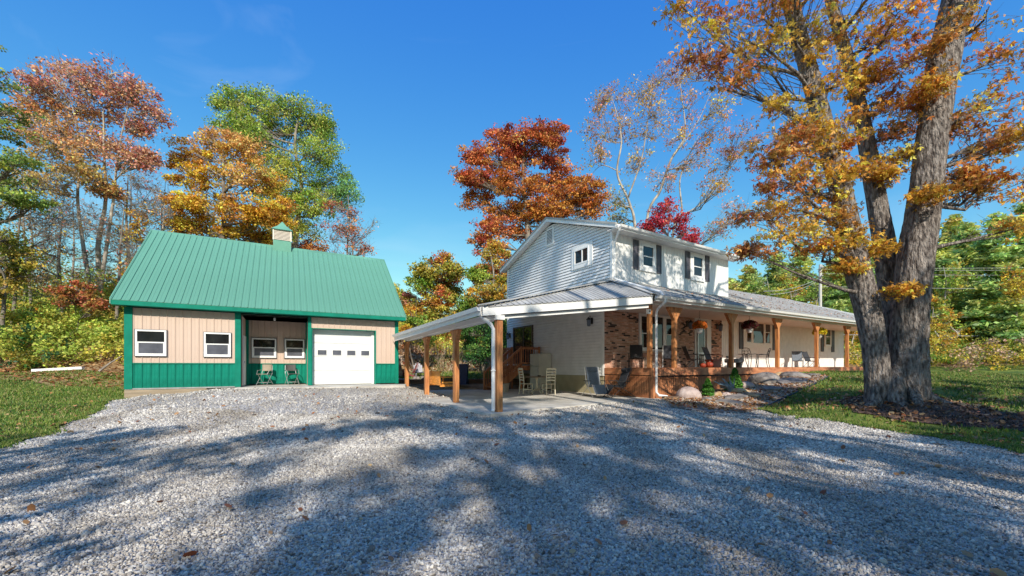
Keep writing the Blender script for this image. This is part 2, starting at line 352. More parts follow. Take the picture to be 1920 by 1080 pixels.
pad, _ = sheet('gravel_pad', [(-7, 22.6), (-1.5, 22.7), (-1.2, 25.2), (-3, 26.4), (-7.6, 26)], .06, .5, M_gravel, 'gravel seating pad round the fire ring behind the carport', jit=.1, seed=5)
pathp = [P2(*q) for q in [(1432, 766), (1480, 744), (1530, 721), (1552, 708), (1500, 702), (1440, 699)]]+[(11.5, 18.2), (9.2, 16.9), (6.4, 15.5), (5.6, 14.95)]+[P2(*q) for q in [(1262, 766), (1330, 776), (1400, 775)]]
pathg, _ = sheet('garden_path', pathp, .045, .4, M_path, 'brown pea gravel path in front of the porch', jit=.05, seed=6)
mul = [P2(*q) for q in [(1556, 752), (1600, 778), (1680, 792), (1760, 801), (1830, 808), (1880, 812), (1960, 816), (1960, 782), (1880, 778), (1800, 762), (1740, 738)]]+[(11.8, 12.1), (10.6, 12.5), (9.4, 12.0)]
mulch, _ = sheet('mulch_bed', mul, .06, .25, M_mulch, 'dark bark mulch bed around the maple trunk', jit=.12, seed=7)
litt = [P2(*q) for q in [(-40, 712), (60, 716), (235, 735)]]+[(-15, 16), (-14.7, 21), (-20, 22.5), (-32, 21), (-40, 19)]
strip, _ = sheet('leafy_verge', litt, .07, .5, M_litter, 'leaf strewn strip between lawn and bank', jit=.25, seed=8)
bnk = [(-9.5, 27), (-3.5, 27.6), (-.8, 31.4), (-1, 36), (-6, 37), (-12, 36), (-13, 29)]
bank, _ = sheet('dry_bank', bnk, .08, .7, M_bank, 'bare tan earth bank behind the carport', jit=.3, seed=9)

# black lawn edging
mb = MB(); ed = [hit(u, v) for u, v in [(1428, 768), (1455, 756), (1482, 745), (1508, 733), (1532, 722), (1555, 709)]]
mb.tube([(p.x, p.y, gz(p.x, p.y)+.06) for p in ed], .035, 6)
tag(mb.build('lawn_edging', M_black), 'thin black edging strip between path and lawn', 'edging')

# concrete slab and apron
sl = MB(); slp = [(-6.2, 19.9), (-5.55, 18.6), (-.55, 10.25), (.55, 11.3), (3.0, 13.25), (5.6, 15.15), (2, 21), (-1, 25), (-2, 23), (-5.8, 21.9)]
zs = E0-1.236
sl.prism([(x, y, -.3) for x, y in slp], (0, 0, zs+.3))
so = sl.build('patio_slab', M_conc); tag(so, 'concrete slab under the carport', kind='structure')
ap = MB(); q = [fr(TS, a, b) for a, b in [(-1.7, 18.5), (-1.55, 19.4), (-1.5, 21), (.8, 21), (.85, 19.5), (3.75, 19.5), (3.8, 18.9), (4.9, 18.6), (4.6, 17.6), (3.6, 17.5), (1.2, 17.7), (.6, 18.1)]]
ap.prism([(p.x, p.y, .2) for p in q], (0, 0, E0-.845-.2))
tag(ap.build('concrete_apron', M_conc), 'concrete apron before the garage door', kind='structure')

# ---------------------------------------------------------------- geometry-node scatter of primitives
def scatter(name, P, R, S, prim, m, label):
    """P points, R euler, S scale; each point carries one primitive made inside the node tree"""
    me = bpy.data.meshes.new(name); P = np.asarray(P, dtype=np.float32); me.vertices.add(len(P)); me.vertices.foreach_set('co', P.ravel())
    for nm, A in (('rot', R), ('scl', S)):
        a = me.attributes.new(nm, 'FLOAT_VECTOR', 'POINT'); a.data.foreach_set('vector', np.asarray(A, dtype=np.float32).ravel())
    me.update(); o = link(name, me)
    G = bpy.data.node_groups.new(name, 'GeometryNodeTree'); G.is_modifier = True
    G.interface.new_socket('Geometry', in_out='INPUT', socket_type='NodeSocketGeometry'); G.interface.new_socket('Geometry', in_out='OUTPUT', socket_type='NodeSocketGeometry')
    N = G.nodes; L = G.links.new; gi = N.new('NodeGroupInput'); go = N.new('NodeGroupOutput'); ip = N.new('GeometryNodeInstanceOnPoints')
    if prim == 'stone':
        p = N.new('GeometryNodeMeshIcoSphere'); p.inputs['Subdivisions'].default_value = 1; p.inputs['Radius'].default_value = 1
    elif prim == 'blade':
        p = N.new('GeometryNodeMeshCone'); p.inputs['Vertices'].default_value = 3; p.inputs['Radius Top'].default_value = 0; p.inputs['Radius Bottom'].default_value = 1; p.inputs['Depth'].default_value = 1; p.fill_type = 'NONE'
    elif prim == 'chip':
        p = N.new('GeometryNodeMeshCube')
    else:
        p = N.new('GeometryNodeMeshCircle'); p.fill_type = 'NGON'; p.inputs['Vertices'].default_value = 6; p.inputs['Radius'].default_value = 1
    sm = N.new('GeometryNodeSetMaterial'); sm.inputs['Material'].default_value = m
    L(p.outputs['Mesh'], sm.inputs['Geometry']); L(gi.outputs[0], ip.inputs['Points']); L(sm.outputs[0], ip.inputs['Instance'])
    for nm, sock in (('rot', 'Rotation'), ('scl', 'Scale')):
        a = N.new('GeometryNodeInputNamedAttribute'); a.data_type = 'FLOAT_VECTOR'; a.inputs['Name'].default_value = nm
        if sock == 'Rotation':
            e = N.new('FunctionNodeEulerToRotation'); L(a.outputs['Attribute'], e.inputs[0]); L(e.outputs[0], ip.inputs[sock])
        else: L(a.outputs['Attribute'], ip.inputs[sock])
    L(ip.outputs[0], go.inputs[0])
    md = o.modifiers.new('scatter', 'NODES'); md.node_group = G; me.materials.append(m)
    tag(o, label, kind='stuff'); return o
def inst_mat(name, cols, rough=.85, trans=0, patch=False):
    m = bpy.data.materials.new(name); m.use_nodes = True; n = m.node_tree; N = n.nodes; P = N['Principled BSDF']; P.inputs['Roughness'].default_value = rough
    oi = N.new('ShaderNodeObjectInfo'); rp = N.new('ShaderNodeValToRGB'); e = rp.color_ramp.elements
    while len(e) < len(cols): e.new(.5)
    for i, c in enumerate(cols): e[i].position = i/(len(cols)-1); e[i].color = (*c, 1)
    n.links.new(oi.outputs['Random'], rp.inputs[0]); n.links.new(rp.outputs[0], P.inputs['Base Color'])
    if patch:      # dirt and fines vary over the drive
        mp_ = N.new('ShaderNodeMapping'); mp_.inputs['Rotation'].default_value = (0, 0, .5); mp_.inputs['Scale'].default_value = (1.3, .45, 1); ns = N.new('ShaderNodeTexNoise'); ns.inputs['Scale'].default_value = .75; ns.inputs['Detail'].default_value = 7
        r2 = N.new('ShaderNodeValToRGB'); r2.color_ramp.elements[0].position = .34; r2.color_ramp.elements[0].color = (.60, .57, .53, 1); r2.color_ramp.elements[1].position = .62; r2.color_ramp.elements[1].color = (1.1, 1.1, 1.1, 1)
        mm = N.new('ShaderNodeMix'); mm.data_type = 'RGBA'; mm.blend_type = 'MULTIPLY'; mm.inputs['Factor'].default_value = 1
        n.links.new(oi.outputs['Location'], mp_.inputs[0]); n.links.new(mp_.outputs[0], ns.inputs['Vector']); n.links.new(ns.outputs['Fac'], r2.inputs[0]); n.links.new(rp.outputs[0], mm.inputs['A']); n.links.new(r2.outputs[0], mm.inputs['B']); n.links.new(mm.outputs['Result'], P.inputs['Base Color'])
    if trans:
        tr = N.new('ShaderNodeBsdfTranslucent'); ms = N.new('ShaderNodeMixShader'); ms.inputs[0].default_value = trans
        n.links.new(rp.outputs[0], tr.inputs['Color']); n.links.new(P.outputs[0], ms.inputs[1]); n.links.new(tr.outputs[0], ms.inputs[2]); n.links.new(ms.outputs[0], N['Material Output'].inputs['Surface'])
    return m
M_stone = inst_mat('gravel_stone', [(.14, .125, .115), (.31, .285, .26), (.43, .40, .37), (.55, .52, .475), (.70, .665, .61), (.35, .32, .295), (.52, .49, .45), (.78, .745, .68)], patch=True)
M_pstone = inst_mat('path_stone', [(.13, .09, .07), (.34, .26, .20), (.48, .40, .33), (.58, .52, .45), (.32, .19, .10)])
M_gb = inst_mat('grass_blade_mix', [(.05, .14, .014), (.09, .20, .02), (.16, .27, .03), (.25, .33, .05), (.38, .34, .12), (.13, .20, .03)], .6, .3)
M_chip = inst_mat('bark_chip', [(.03, .02, .018), (.08, .05, .04), (.15, .09, .06), (.25, .17, .12), (.10, .07, .06)])
M_fallen = inst_mat('fallen_leaf', [(.20, .05, .02), (.38, .16, .05), (.50, .26, .10), (.30, .10, .04), (.56, .38, .18), (.22, .12, .06)], .6, .15)
rng = np.random.default_rng(11)
def in_region(poly, dens_fn, x0, x1, y0, y1, n):
    x = rng.uniform(x0, x1, n); y = rng.uniform(y0, y1, n)
    k = inpoly(x, y, poly) & (rng.random(n) < dens_fn(x, y)); return x[k], y[k]
def view(x, y, m=1.5): return (y > 2.4) & (np.abs(x) < y*1.33+m)
# gravel stones, dense near the camera, thinning where single stones vanish
x = np.concatenate([rng.uniform(-10, 10, 190000), rng.uniform(-15, 15, 100000), rng.uniform(-20, 20, 60000)])
y = np.concatenate([rng.uniform(2.4, 7.2, 190000), rng.uniform(7, 11, 100000), rng.uniform(10.5, 19, 60000)])
ok = view(x, y) & inpoly(x, y, grav); x, y = x[ok], y[ok]; n = len(x); z = g(x, y)
s = rng.lognormal(math.log(.0098), .36, n)*(1+.35*(y > 7)+.3*(y > 10.5))
scatter('gravel_stones', np.stack([x, y, z+.018+s*.2], 1), rng.uniform(0, 6.28, (n, 3)), np.stack([s*1.15, s*.9, s*.62], 1), 'stone', M_stone, 'loose crushed stones lying on the driveway')
x = rng.uniform(5, 16, 26000); y = rng.uniform(13, 23, 26000); ok = inpoly(x, y, pathp); x, y = x[ok], y[ok]; n = len(x); s = rng.lognormal(math.log(.022), .3, n)
scatter('path_stones', np.stack([x, y, g(x, y)+.05], 1), rng.uniform(0, 6.28, (n, 3)), np.stack([s*1.2, s, s*.6], 1), 'stone', M_pstone, 'loose brown pebbles on the garden path')
def blades(name, poly, box, n, hh, label):
    x = rng.uniform(box[0], box[1], n); y = rng.uniform(box[2], box[3], n)
    ok = inpoly(x, y, poly) & view(x, y, 3); x, y = x[ok], y[ok]
    if name != 'x': ok = ~inpoly(x, y, mul); x, y = x[ok], y[ok]
    ok = rng.random(len(x)) < np.clip(.62+.6*vnoise(x, y, 1.3, 5), .12, 1); x, y = x[ok], y[ok]; n = len(x)
    h = hh*rng.uniform(.5, 1.3, n)*(1+.03*y)
    scatter(name, np.stack([x, y, g(x, y)+.02+h*.4], 1), np.stack([rng.normal(0, .35, n), rng.normal(0, .35, n), rng.uniform(0, 6.28, n)], 1), np.stack([h*.22, h*.22, h], 1), 'blade', M_gb, label)
blades('grass', lawnL, (-30, -10, 6, 20), 160000, .055, 'short green grass on the left lawn')
blades('grass', lawnR, (8, 40, 6, 34), 260000, .06, 'short green grass on the right lawn')
blades('grass', backl, (-8, 6, 22, 34), 40000, .08, 'short green grass on the back lawn')
# grassy fringe where lawn meets gravel
def fringe(line, n, wd, label, hh=.05):
    L = np.array(line); t_ = rng.uniform(0, len(L)-1.001, n); i = t_.astype(int); f = (t_-i)[:, None]; P = L[i]*(1-f)+L[i+1]*f; D = L[i+1]-L[i]; D /= np.linalg.norm(D, axis=1)[:, None]
    off = rng.normal(0, wd, n)*np.clip(.5+1.2*vnoise(P[:, 0], P[:, 1], 2.2, 41), .15, 1.6); P = P+np.stack([-D[:, 1], D[:, 0]], 1)*off[:, None]; h = hh*rng.uniform(.4, 1.4, n)
    scatter('weeds', np.stack([P[:, 0], P[:, 1], g(P[:, 0], P[:, 1])+.02+h*.4], 1), np.stack([rng.normal(0, .45, n), rng.normal(0, .45, n), rng.uniform(0, 6.28, n)], 1), np.stack([h*.25, h*.25, h], 1), 'blade', M_gb, label)
fringe(gl, 9000, .22, 'ragged grass creeping into the gravel on the left'); fringe(gr, 12000, .16, 'ragged grass creeping into the gravel on the right')
x = rng.uniform(8, 20, 30000); y = rng.uniform(5, 14, 30000); ok = inpoly(x, y, mul); x, y = x[ok], y[ok]; n = len(x); s = rng.lognormal(math.log(.03), .4, n)
scatter('bark_chips', np.stack([x, y, g(x, y)+.075], 1), rng.uniform(0, 6.28, (n, 3)), np.stack([s*1.7, s*.6, s*.25], 1), 'chip', M_chip, 'dark bark chips heaped round the maple')
def leaves_on(name, poly, box, n, s0, off, label, fn=None):
    x = rng.uniform(box[0], box[1], n); y = rng.uniform(box[2], box[3], n); ok = inpoly(x, y, poly) & view(x, y, 3)
    if fn is not None: ok &= rng.random(n) < fn(x, y)
    x, y = x[ok], y[ok]; n = len(x); s = s0*rng.uniform(.6, 1.4, n)
    scatter(name, np.stack([x, y, g(x, y)+off], 1), np.stack([rng.normal(0, .4, n), rng.normal(0, .4, n), rng.uniform(0, 6.28, n)], 1), np.stack([s, s*.7, s], 1), 'leaf', M_fallen, label)
leaves_on('fallen_leaves', grav, (-18, 18, 2.5, 19), 2600, .042, .05, 'scattered red and brown leaves fallen on the gravel', lambda x, y: np.clip(.45+.5*vnoise(x, y, .5, 3), .1, 1))
leaves_on('fallen_leaves', lawnR, (8, 40, 6, 34), 42000, .055, .085, 'tan and orange leaves fallen on the right lawn', lambda x, y: np.clip(.35+.9*vnoise(x, y, .7, 8), .05, 1))
leaves_on('fallen_leaves', mul, (8, 20, 5, 14), 4200, .05, .11, 'orange leaves fallen on the mulch')
leaves_on('fallen_leaves', litt, (-40, -12, 12, 24), 16000, .07, .10, 'tan leaves fallen along the foot of the bank')
leaves_on('fallen_leaves', lawnL, (-30, -10, 6, 20), 11000, .05, .08, 'few yellow leaves fallen on the left lawn', lambda x, y: np.clip(.2+.6*vnoise(x, y, .6, 9), .02, 1))
leaves_on('fallen_leaves', pathp, (5, 16, 12, 23), 12000, .05, .075, 'brown leaves fallen on the garden path')
leaves_on('fallen_leaves', bnk, (-14, 0, 26, 37), 9000, .12, .14, 'pale brown leaves fallen on the dry bank')
# ================================================================ shed
Z0, ZW, ZE = -.83, .08, 2.11
SA0, SA1, SB, DEP = -4.94, 4.62, 19.05, 8.64
shed = root('metal_shed', 'green roofed metal shed with tan walls and a white garage door', 'shed', TS, (-.2, SB, Z0))
def panel_mesh(name, m, w=.229, rib=.022):
    """unit-height strip of ribbed sheet: s to the right, n outwards, t up; rib along the left edge"""
    pr = [(0, 0), (.012, rib), (.032, rib), (.044, 0), (.118, 0), (.124, .005), (.134, .005), (.14, 0), (w-.001, 0)]
    mb = MB(); n = len(pr)
    mb.add([(s, -q, t) for t in (0, 1) for s, q in pr]+[(0, .02, 0), (w-.001, .02, 0), (0, .02, 1), (w-.001, .02, 1)],
           [(i, i+1, n+i+1, n+i) for i in range(n-1)]+[tuple(range(n, 2*n))+(2*n+3, 2*n+2), tuple(range(n))[::-1]+(2*n, 2*n+1)])
    return mb.mesh(name, m)
me_tan = panel_mesh('tan_wall_panel', M_tan); me_grn = panel_mesh('green_wall_panel', M_gwall); me_rf = panel_mesh('green_roof_panel', M_groof, rib=.03)
def wallrun(a0, a1, b, z0, z1, me, name, par=None):
    n = max(1, round((a1-a0)/.229)); w = (a1-a0)/n
    for i in range(n):
        M = Matrix(((w/.229, 0, 0), (0, 1, 0), (0, 0, z1-z0)))
        piece(name, me, par or shed, (a0+i*w, b, z0), M)
def siderun(b0, b1, a, z0, z1, me, name, flip=1):      # faces +a (flip=1) or -a
    n = max(1, round((b1-b0)/.229)); w = (b1-b0)/n
    for i in range(n):
        zz = z1(b0+i*w+w/2) if callable(z1) else z1
        M = Matrix(((0, -flip, 0), (w/.229*flip, 0, 0), (0, 0, zz-z0))) if flip == 1 else Matrix(((0, 1, 0), (-w/.229, 0, 0), (0, 0, zz-z0)))
        piece(name, me, shed, (a, b0+i*w if flip == 1 else b0+(i+1)*w, z0), M)
AL0, AL1, AD = -1.53, .86, 1.8          # the alcove
GD0, GD1, GZ = .98, 3.60, 1.60          # garage door opening
wallrun(SA0+.2, AL0-.2, SB, ZW+.03, ZE-.03, me_tan, 'wall_panel'); wallrun(SA0+.2, AL0-.2, SB, Z0+.03, ZW, me_grn, 'wainscot_panel')
wallrun(GD1+.02, SA1-.14, SB, ZW+.03, ZE-.03, me_tan, 'wall_panel'); wallrun(GD1+.02, SA1-.14, SB, Z0+.03, ZW, me_grn, 'wainscot_panel')
wallrun(AL1+.1, GD1+.02, SB, GZ+.025, ZE-.03, me_tan, 'wall_panel')
wallrun(AL0, AL1, SB+AD, ZW+.03, ZE-.11, me_tan, 'wall_panel'); wallrun(AL0, AL1, SB+AD, Z0+.03, ZW, me_grn, 'wainscot_panel')
siderun(SB+.12, SB+AD-.1, AL0+.01, Z0+.03, ZE-.1, me_tan, 'wall_panel', 1)
roofz = lambda b: 2.25+(6.01-2.25)*min(1, (b-SB+.42)/4.74) if b <= 23.37 else 2.25+(6.01-2.25)*max(0, (28.1-b)/4.74)
siderun(SB+.1, SB+DEP-.1, SA1-.01, ZW, lambda b: roofz(b)-.15, me_tan, 'wall_panel', 1); siderun(SB+.1, SB+DEP-.1, SA1-.01, Z0, ZW-.01, me_grn, 'wainscot_panel', 1)
siderun(SB+.1, SB+DEP-.1, SA0+.01, ZW, lambda b: roofz(b)-.15, me_tan, 'wall_panel', -1)
mb = MB(); mb.box(SA0+.03, AL0-.02, SB+.03, SB+DEP, Z0, ZE-.05); mb.box(AL1+.03, GD0-.02, SB+.03, SB+DEP, Z0, ZE-.05); mb.box(GD1+.02, SA1-.04, SB+.03, SB+DEP, Z0, ZE-.05)
mb.box(AL0-.02, AL1+.03, SB+AD+.03, SB+DEP, Z0, ZE-.05); mb.box(GD0-.02, GD1+.02, SB+.45, SB+DEP, Z0, ZE-.05); mb.box(GD0-.02, GD1+.02, SB+.03, SB+.45, GZ+.06, ZE-.05)
mb.prism([(SA0+.05, SB+.05, ZE-.1), (SA0+.05, 23.37, 5.8), (SA0+.05, SB+DEP-.05, ZE-.1)], (9.45, 0, 0))
mb.build('wall_core', M_dark, shed)
tr = MB()
def trim(name, *bx, m=M_gtrim):
    q = MB(); q.box(*bx); return q.build(name, m, shed)
trim('corner_trim', SA0-.02, SA0+.2, SB-.045, SB+.1, Z0, ZE-.02); trim('corner_trim', SA1-.14, SA1+.02, SB-.045, SB+.1, Z0, ZE-.02)
trim('corner_trim', AL0-.2, AL0-.01, SB-.045, SB+.1, Z0, ZE-.02); trim('corner_trim', AL1-.03, AL1+.1, SB-.045, SB+.1, Z0, ZE-.02)
trim('corner_trim', AL0+.02, AL0+.14, SB+AD-.14, SB+AD-.02, Z0, ZE-.12); trim('corner_trim', AL1-.05, AL1+.02, SB+AD-.3, SB+AD-.03, Z0, ZE-.12)
trim('drip_trim', SA0+.2, AL0-.2, SB-.03, SB-.001, ZW, ZW+.03, m=M_gtrim); trim('drip_trim', GD1+.05, SA1-.14, SB-.03, SB-.001, ZW, ZW+.03); trim('drip_trim', AL0+.14, AL1-.05, SB+AD-.03, SB+AD-.001, ZW, ZW+.03)
trim('base_trim', SA0, AL0-.02, SB-.035, SB, Z0-.02, Z0+.03, m=M_galv)
trim('alcove_ceiling', AL0, AL1, SB+.1, SB+AD, ZE-.1, ZE-.04, m=mat('alcove_ceiling_paint', (.20, .30, .22), .7))
trim('inner_side_wall', AL1, AL1+.03, SB+.1, SB+AD, Z0, ZE-.04, m=M_tan)
trim('soffit', SA0-.25, SA1+.25, SB-.42, SB+.02, ZE, ZE+.03)
trim('fascia', SA0-.257, SA1+.257, SB-.45, SB-.42, ZE, ZE+.17)
q = MB(); q.box(SA0+.02, SA1-.02, SB+.12, SB+DEP, Z0-.9, Z0-.02); q.build('foundation', M_conc, shed)
q = MB()
for s in (0, 1):
    for k in range(8): q.box(SA0-.02, AL0-1.1, SB-.02, SB+.11, Z0-.62+.3*s*1.0, Z0-.33+.3*s) if k == 0 else None
q.build('skirt_board', mat('weathered_plank', (.34, .27, .19), .85, .2, 3, .3, 20, stretch=(.3, 1, 3)), shed)
# roof panels front and back
sl_len = math.hypot(4.77, 3.76); sv = Vector((0, 4.77, 3.76)).normalized(); nv = Vector((0, -sv.z, sv.y))
RA0, RA1 = SA0-.257, SA1+.257; nrp = 44; rw = (RA1-RA0)/nrp
for i in range(nrp):
    Mx = Matrix.Identity(3); Mx.col[0] = Vector((rw/.229, 0, 0)); Mx.col[1] = -nv; Mx.col[2] = sv*sl_len
    piece('roof_panel', me_rf, shed, (RA0+i*rw, SB-.46, 2.27), Mx)
sv2 = Vector((0, -4.77, 3.76)).normalized(); nv2 = Vector((0, sv2.z, -sv2.y))*-1; nv2 = Vector((0, 3.76, 4.77)).normalized()
q = MB(); q.add([(RA0, 23.37, 6.03), (RA1, 23.37, 6.03), (RA1, 28.1, 2.27), (RA0, 28.1, 2.27)], [(3, 2, 1, 0)]); q.build('rear_roof', M_groof, shed)
q = MB(); q.add([(RA0, SB-.42, 2.24), (RA1, SB-.42, 2.24), (RA1, 23.37, 5.98), (RA0, 23.37, 5.98)], [(3, 2, 1, 0)]); q.add([(RA0, 23.37, 5.98), (RA1, 23.37, 5.98), (RA1, 28.1, 2.2), (RA0, 28.1, 2.2)], [(3, 2, 1, 0)]); q.build('roof_lining', M_dark, shed)
q = MB(); q.prism([(RA0-.01, 23.37-.17, 6.02-.12), (RA0-.01, 23.37, 6.075), (RA0-.01, 23.37+.17, 6.02-.12), (RA0-.01, 23.37, 6.03)], (RA1-RA0+.02, 0, 0)); q.build('ridge_cap', M_groof, shed)
for a in (RA0-.02, RA1-.01):
    q = MB(); q.prism([(a, SB-.47, 2.13), (a, SB-.47, 2.32), (a, 23.37, 6.08), (a, 28.1, 2.32), (a, 28.1, 2.13), (a, 23.37, 5.87)], (.03, 0, 0)); q.build('rake_trim', M_groof, shed)
q = MB(); q.tube([(2.9, 23.6, 5.6), (2.9, 23.6, 6.2)], .03); 
# cupola on the ridge
ca = -.14; cu = link('cupola', MB().box(ca-.39, ca+.39, 22.98, 23.76, 5.62, 6.26).mesh('cupola_base', M_groof, ORG[shed.name]), shed)
MB().box(ca-.36, ca+.36, 23.01, 23.73, 6.26, 6.79).build('louver_box', M_dark, cu)
lv = MB().box(-.385, .385, -.385, .385, -.014, .022).mesh('louver', mat('louver_tan', (.74, .62, .52), .5, .04, 4))
for k in range(8): piece('louver', lv, cu, (ca, 23.37, 6.305+k*.065))
for sa in (-1, 1):
    for sb_ in (-1, 1): MB().box(ca+sa*.38-.03, ca+sa*.38+.03, 23.37+sb_*.38-.03, 23.37+sb_*.38+.03, 6.26, 6.80).build('corner_board', MATS['louver_tan'], cu)
q = MB(); q.add([(ca-.47, 22.9, 6.79), (ca+.47, 22.9, 6.79), (ca+.47, 23.84, 6.79), (ca-.47, 23.84, 6.79), (ca-.2, 23.17, 7.04), (ca+.2, 23.17, 7.04), (ca+.2, 23.57, 7.04), (ca-.2, 23.57, 7.04), (ca, 23.37, 7.33)],
                [(3, 2, 1, 0), (0, 1, 5, 4), (1, 2, 6, 5), (2, 3, 7, 6), (3, 0, 4, 7), (4, 5, 8), (5, 6, 8), (6, 7, 8), (7, 4, 8)]); q.build('cupola_roof', M_groof, cu)

# windows: fn maps (s along, t up, n outwards) to frame coordinates
def window(par, fn, s0, s1, t0, t1, kind='hung', fw=.06, fm=M_white, gm=M_glass, name='window', rim=None, mid=None, blinds=False):
    mb = MB(fn); d = .06
    mb.box(s0, s1, t0, t0+fw, -.0, d) if 0 else None
    def bx(a0, a1, b0, b1, n0, n1, B): B.add([(a0, b0, n0), (a1, b0, n0), (a1, b1, n0), (a0, b1, n0), (a0, b0, n1), (a1, b0, n1), (a1, b1, n1), (a0, b1, n1)],
                                        [(0, 1, 2, 3), (7, 6, 5, 4), (0, 4, 5, 1), (1, 5, 6, 2), (2, 6, 7, 3), (3, 7, 4, 0)])
    bx(s0, s1, t0, t0+fw, -.02, d, mb); bx(s0, s1, t1-fw, t1, -.02, d, mb); bx(s0, s0+fw, t0+fw, t1-fw, -.02, d, mb); bx(s1-fw, s1, t0+fw, t1-fw, -.02, d, mb)
    w = mb.build(name, fm, par)
    if rim:
        r = MB(fn); e = .02
        bx(s0-e, s1+e, t0-e, t0-.001, -.02, .045, r); bx(s0-e, s1+e, t1+.001, t1+e, -.02, .045, r); bx(s0-e, s0-.001, t0, t1, -.02, .045, r); bx(s1+.001, s1+e, t0, t1, -.02, .045, r); r.build('outer_trim', rim, w)
    bk = MB(fn); bx(s0+fw*.5, s1-fw*.5, t0+fw*.5, t1-fw*.5, -.015, .004, bk); bk.build('dark_backing', M_dark, w)  # dark backing box paints the unlit room behind the glass
    tm = mid if mid is not None else (t0+t1)/2
    if kind == 'hung':
        p = MB(fn); bx(s0+fw, s1-fw, tm+.02, t1-fw, .012, .02, p); p.build('pane', gm, w)
        p = MB(fn); bx(s0+fw+.03, s1-fw-.03, t0+fw+.03, tm-.02, .022, .03, p); p.build('pane', M_glass2 if rim else gm, w)
        p = MB(fn); bx(s0+fw, s1-fw, tm-.022, tm+.022, .004, .05, p); bx(s0+fw, s0+fw+.035, t0+fw, tm-.022, .004, .042, p); bx(s1-fw-.035, s1-fw, t0+fw, tm-.022, .004, .042, p); bx(s0+fw+.035, s1-fw-.035, t0+fw, t0+fw+.035, .004, .042, p)
        p.build('sash', fm, w)
        if blinds:
            for k in range(int((t1-t0-2*fw)/.07)):
                p = MB(fn); bx(s0+fw+.02, s1-fw-.02, t0+fw+.03+k*.07, t0+fw+.075+k*.07, .005, .009, p); p.build('blind_slat', mat('blind', (.32, .31, .33), .6), w)
    elif kind == 'slide':
        sm = s0+(s1-s0)*.45
        p = MB(fn); bx(s0+fw, sm, t0+fw, t1-fw, .012, .02, p); p.build('pane', gm, w)
        p = MB(fn); bx(sm, s1-fw, t0+fw, t1-fw, .012, .02, p); p.build('pane', gm, w)
        p = MB(fn); bx(sm-.03, sm+.03, t0+fw, t1-fw, .021, .05, p); p.build('sash', fm, w)
    else:
        p = MB(fn); bx(s0+fw, s1-fw, t0+fw, t1-fw, .012, .02, p); p.build('pane', gm, w)
    return w
def onB(b): return lambda p: (p[0], b-p[2], p[1])
def onA(a): return lambda p: (a-p[2], p[0], p[1])          # faces -a; s runs along +b
for s0, s1, t0, t1, b in [(-4.66, -3.8, .36, 1.30, SB), (-2.70, -1.86, .35, 1.28, SB), (-1.28, -.36, .36, 1.22, SB+AD), (-.03, .76, .36, 1.22, SB+AD)]:
    window(shed, onB(b-.026), s0, s1, t0, t1, rim=M_shut, mid=t0+.52*(t1-t0), fw=.055)
# garage door in four sections
gd = link('garage_door', MB().box(GD0+.02, GD1-.02, SB+.36, SB+.40, Z0, GZ).mesh('garage_door', M_white, ORG[shed.name]), shed)
for k in range(4):
    h = (GZ-.0-Z0)/4; z = Z0+.01+k*h
    q = MB(); q.box(GD0+.03, GD1-.03, SB+.318, SB+.355, z+.006, z+h-.006)
    for j in range(2): q.box(GD0+.06, GD1-.06, SB+.310, SB+.3175, z+.05+j*h*.5, z+.02+h*.5*(j+1)-.03)
    q.build('door_section', mat('door_white', (.76, .76, .755), .5, .04, 2), gd, bevel=.006)
for k in range(4):
    c = GD0+.42+k*.60; q = MB(); q.box(c-.20, c+.20, SB+.292, SB+.312, .46, .72); wv = q.build('door_window', M_white, gd)
    q = MB(); q.box(c-.175, c+.175, SB+.284, SB+.2915, .485, .695); q.build('pane', M_glass2, gd)
MB().box(GD0-.04, GD0+.02, SB-.012, SB+.36, Z0, GZ+.0).build('door_jamb', M_gtrim, shed); MB().box(GD1-.02, GD1+.02, SB-.03, SB+.36, Z0, GZ).build('door_jamb', M_gtrim, shed)
MB().box(GD0-.09, GD1+.02, SB-.03, SB+.36, GZ+.001, GZ+.022).build('door_header', M_gtrim, shed)
MB().box(GD1-.13, GD1-.021, SB+.25, SB+.31, Z0, GZ).build('door_track', M_white, shed)
# side door inside the alcove, standing in its left wall
sdoor = link('side_door', MB().box(AL0+.03, AL0+.06, SB+.5, SB+1.45, Z0+.02, 1.25).mesh('side_door', M_white, ORG[shed.name]), shed)
MB().box(AL0+.06, AL0+.09, SB+.58, SB+.63, .1, .2).build('door_handle', M_galv, sdoor)
# downpipe-like bare post light in the alcove ceiling
MB().lathe(-.4, SB+.4, [(.03, ZE-.22), (.05, ZE-.18), (.04, ZE-.1)], 8).build('ceiling_light', M_white, shed)

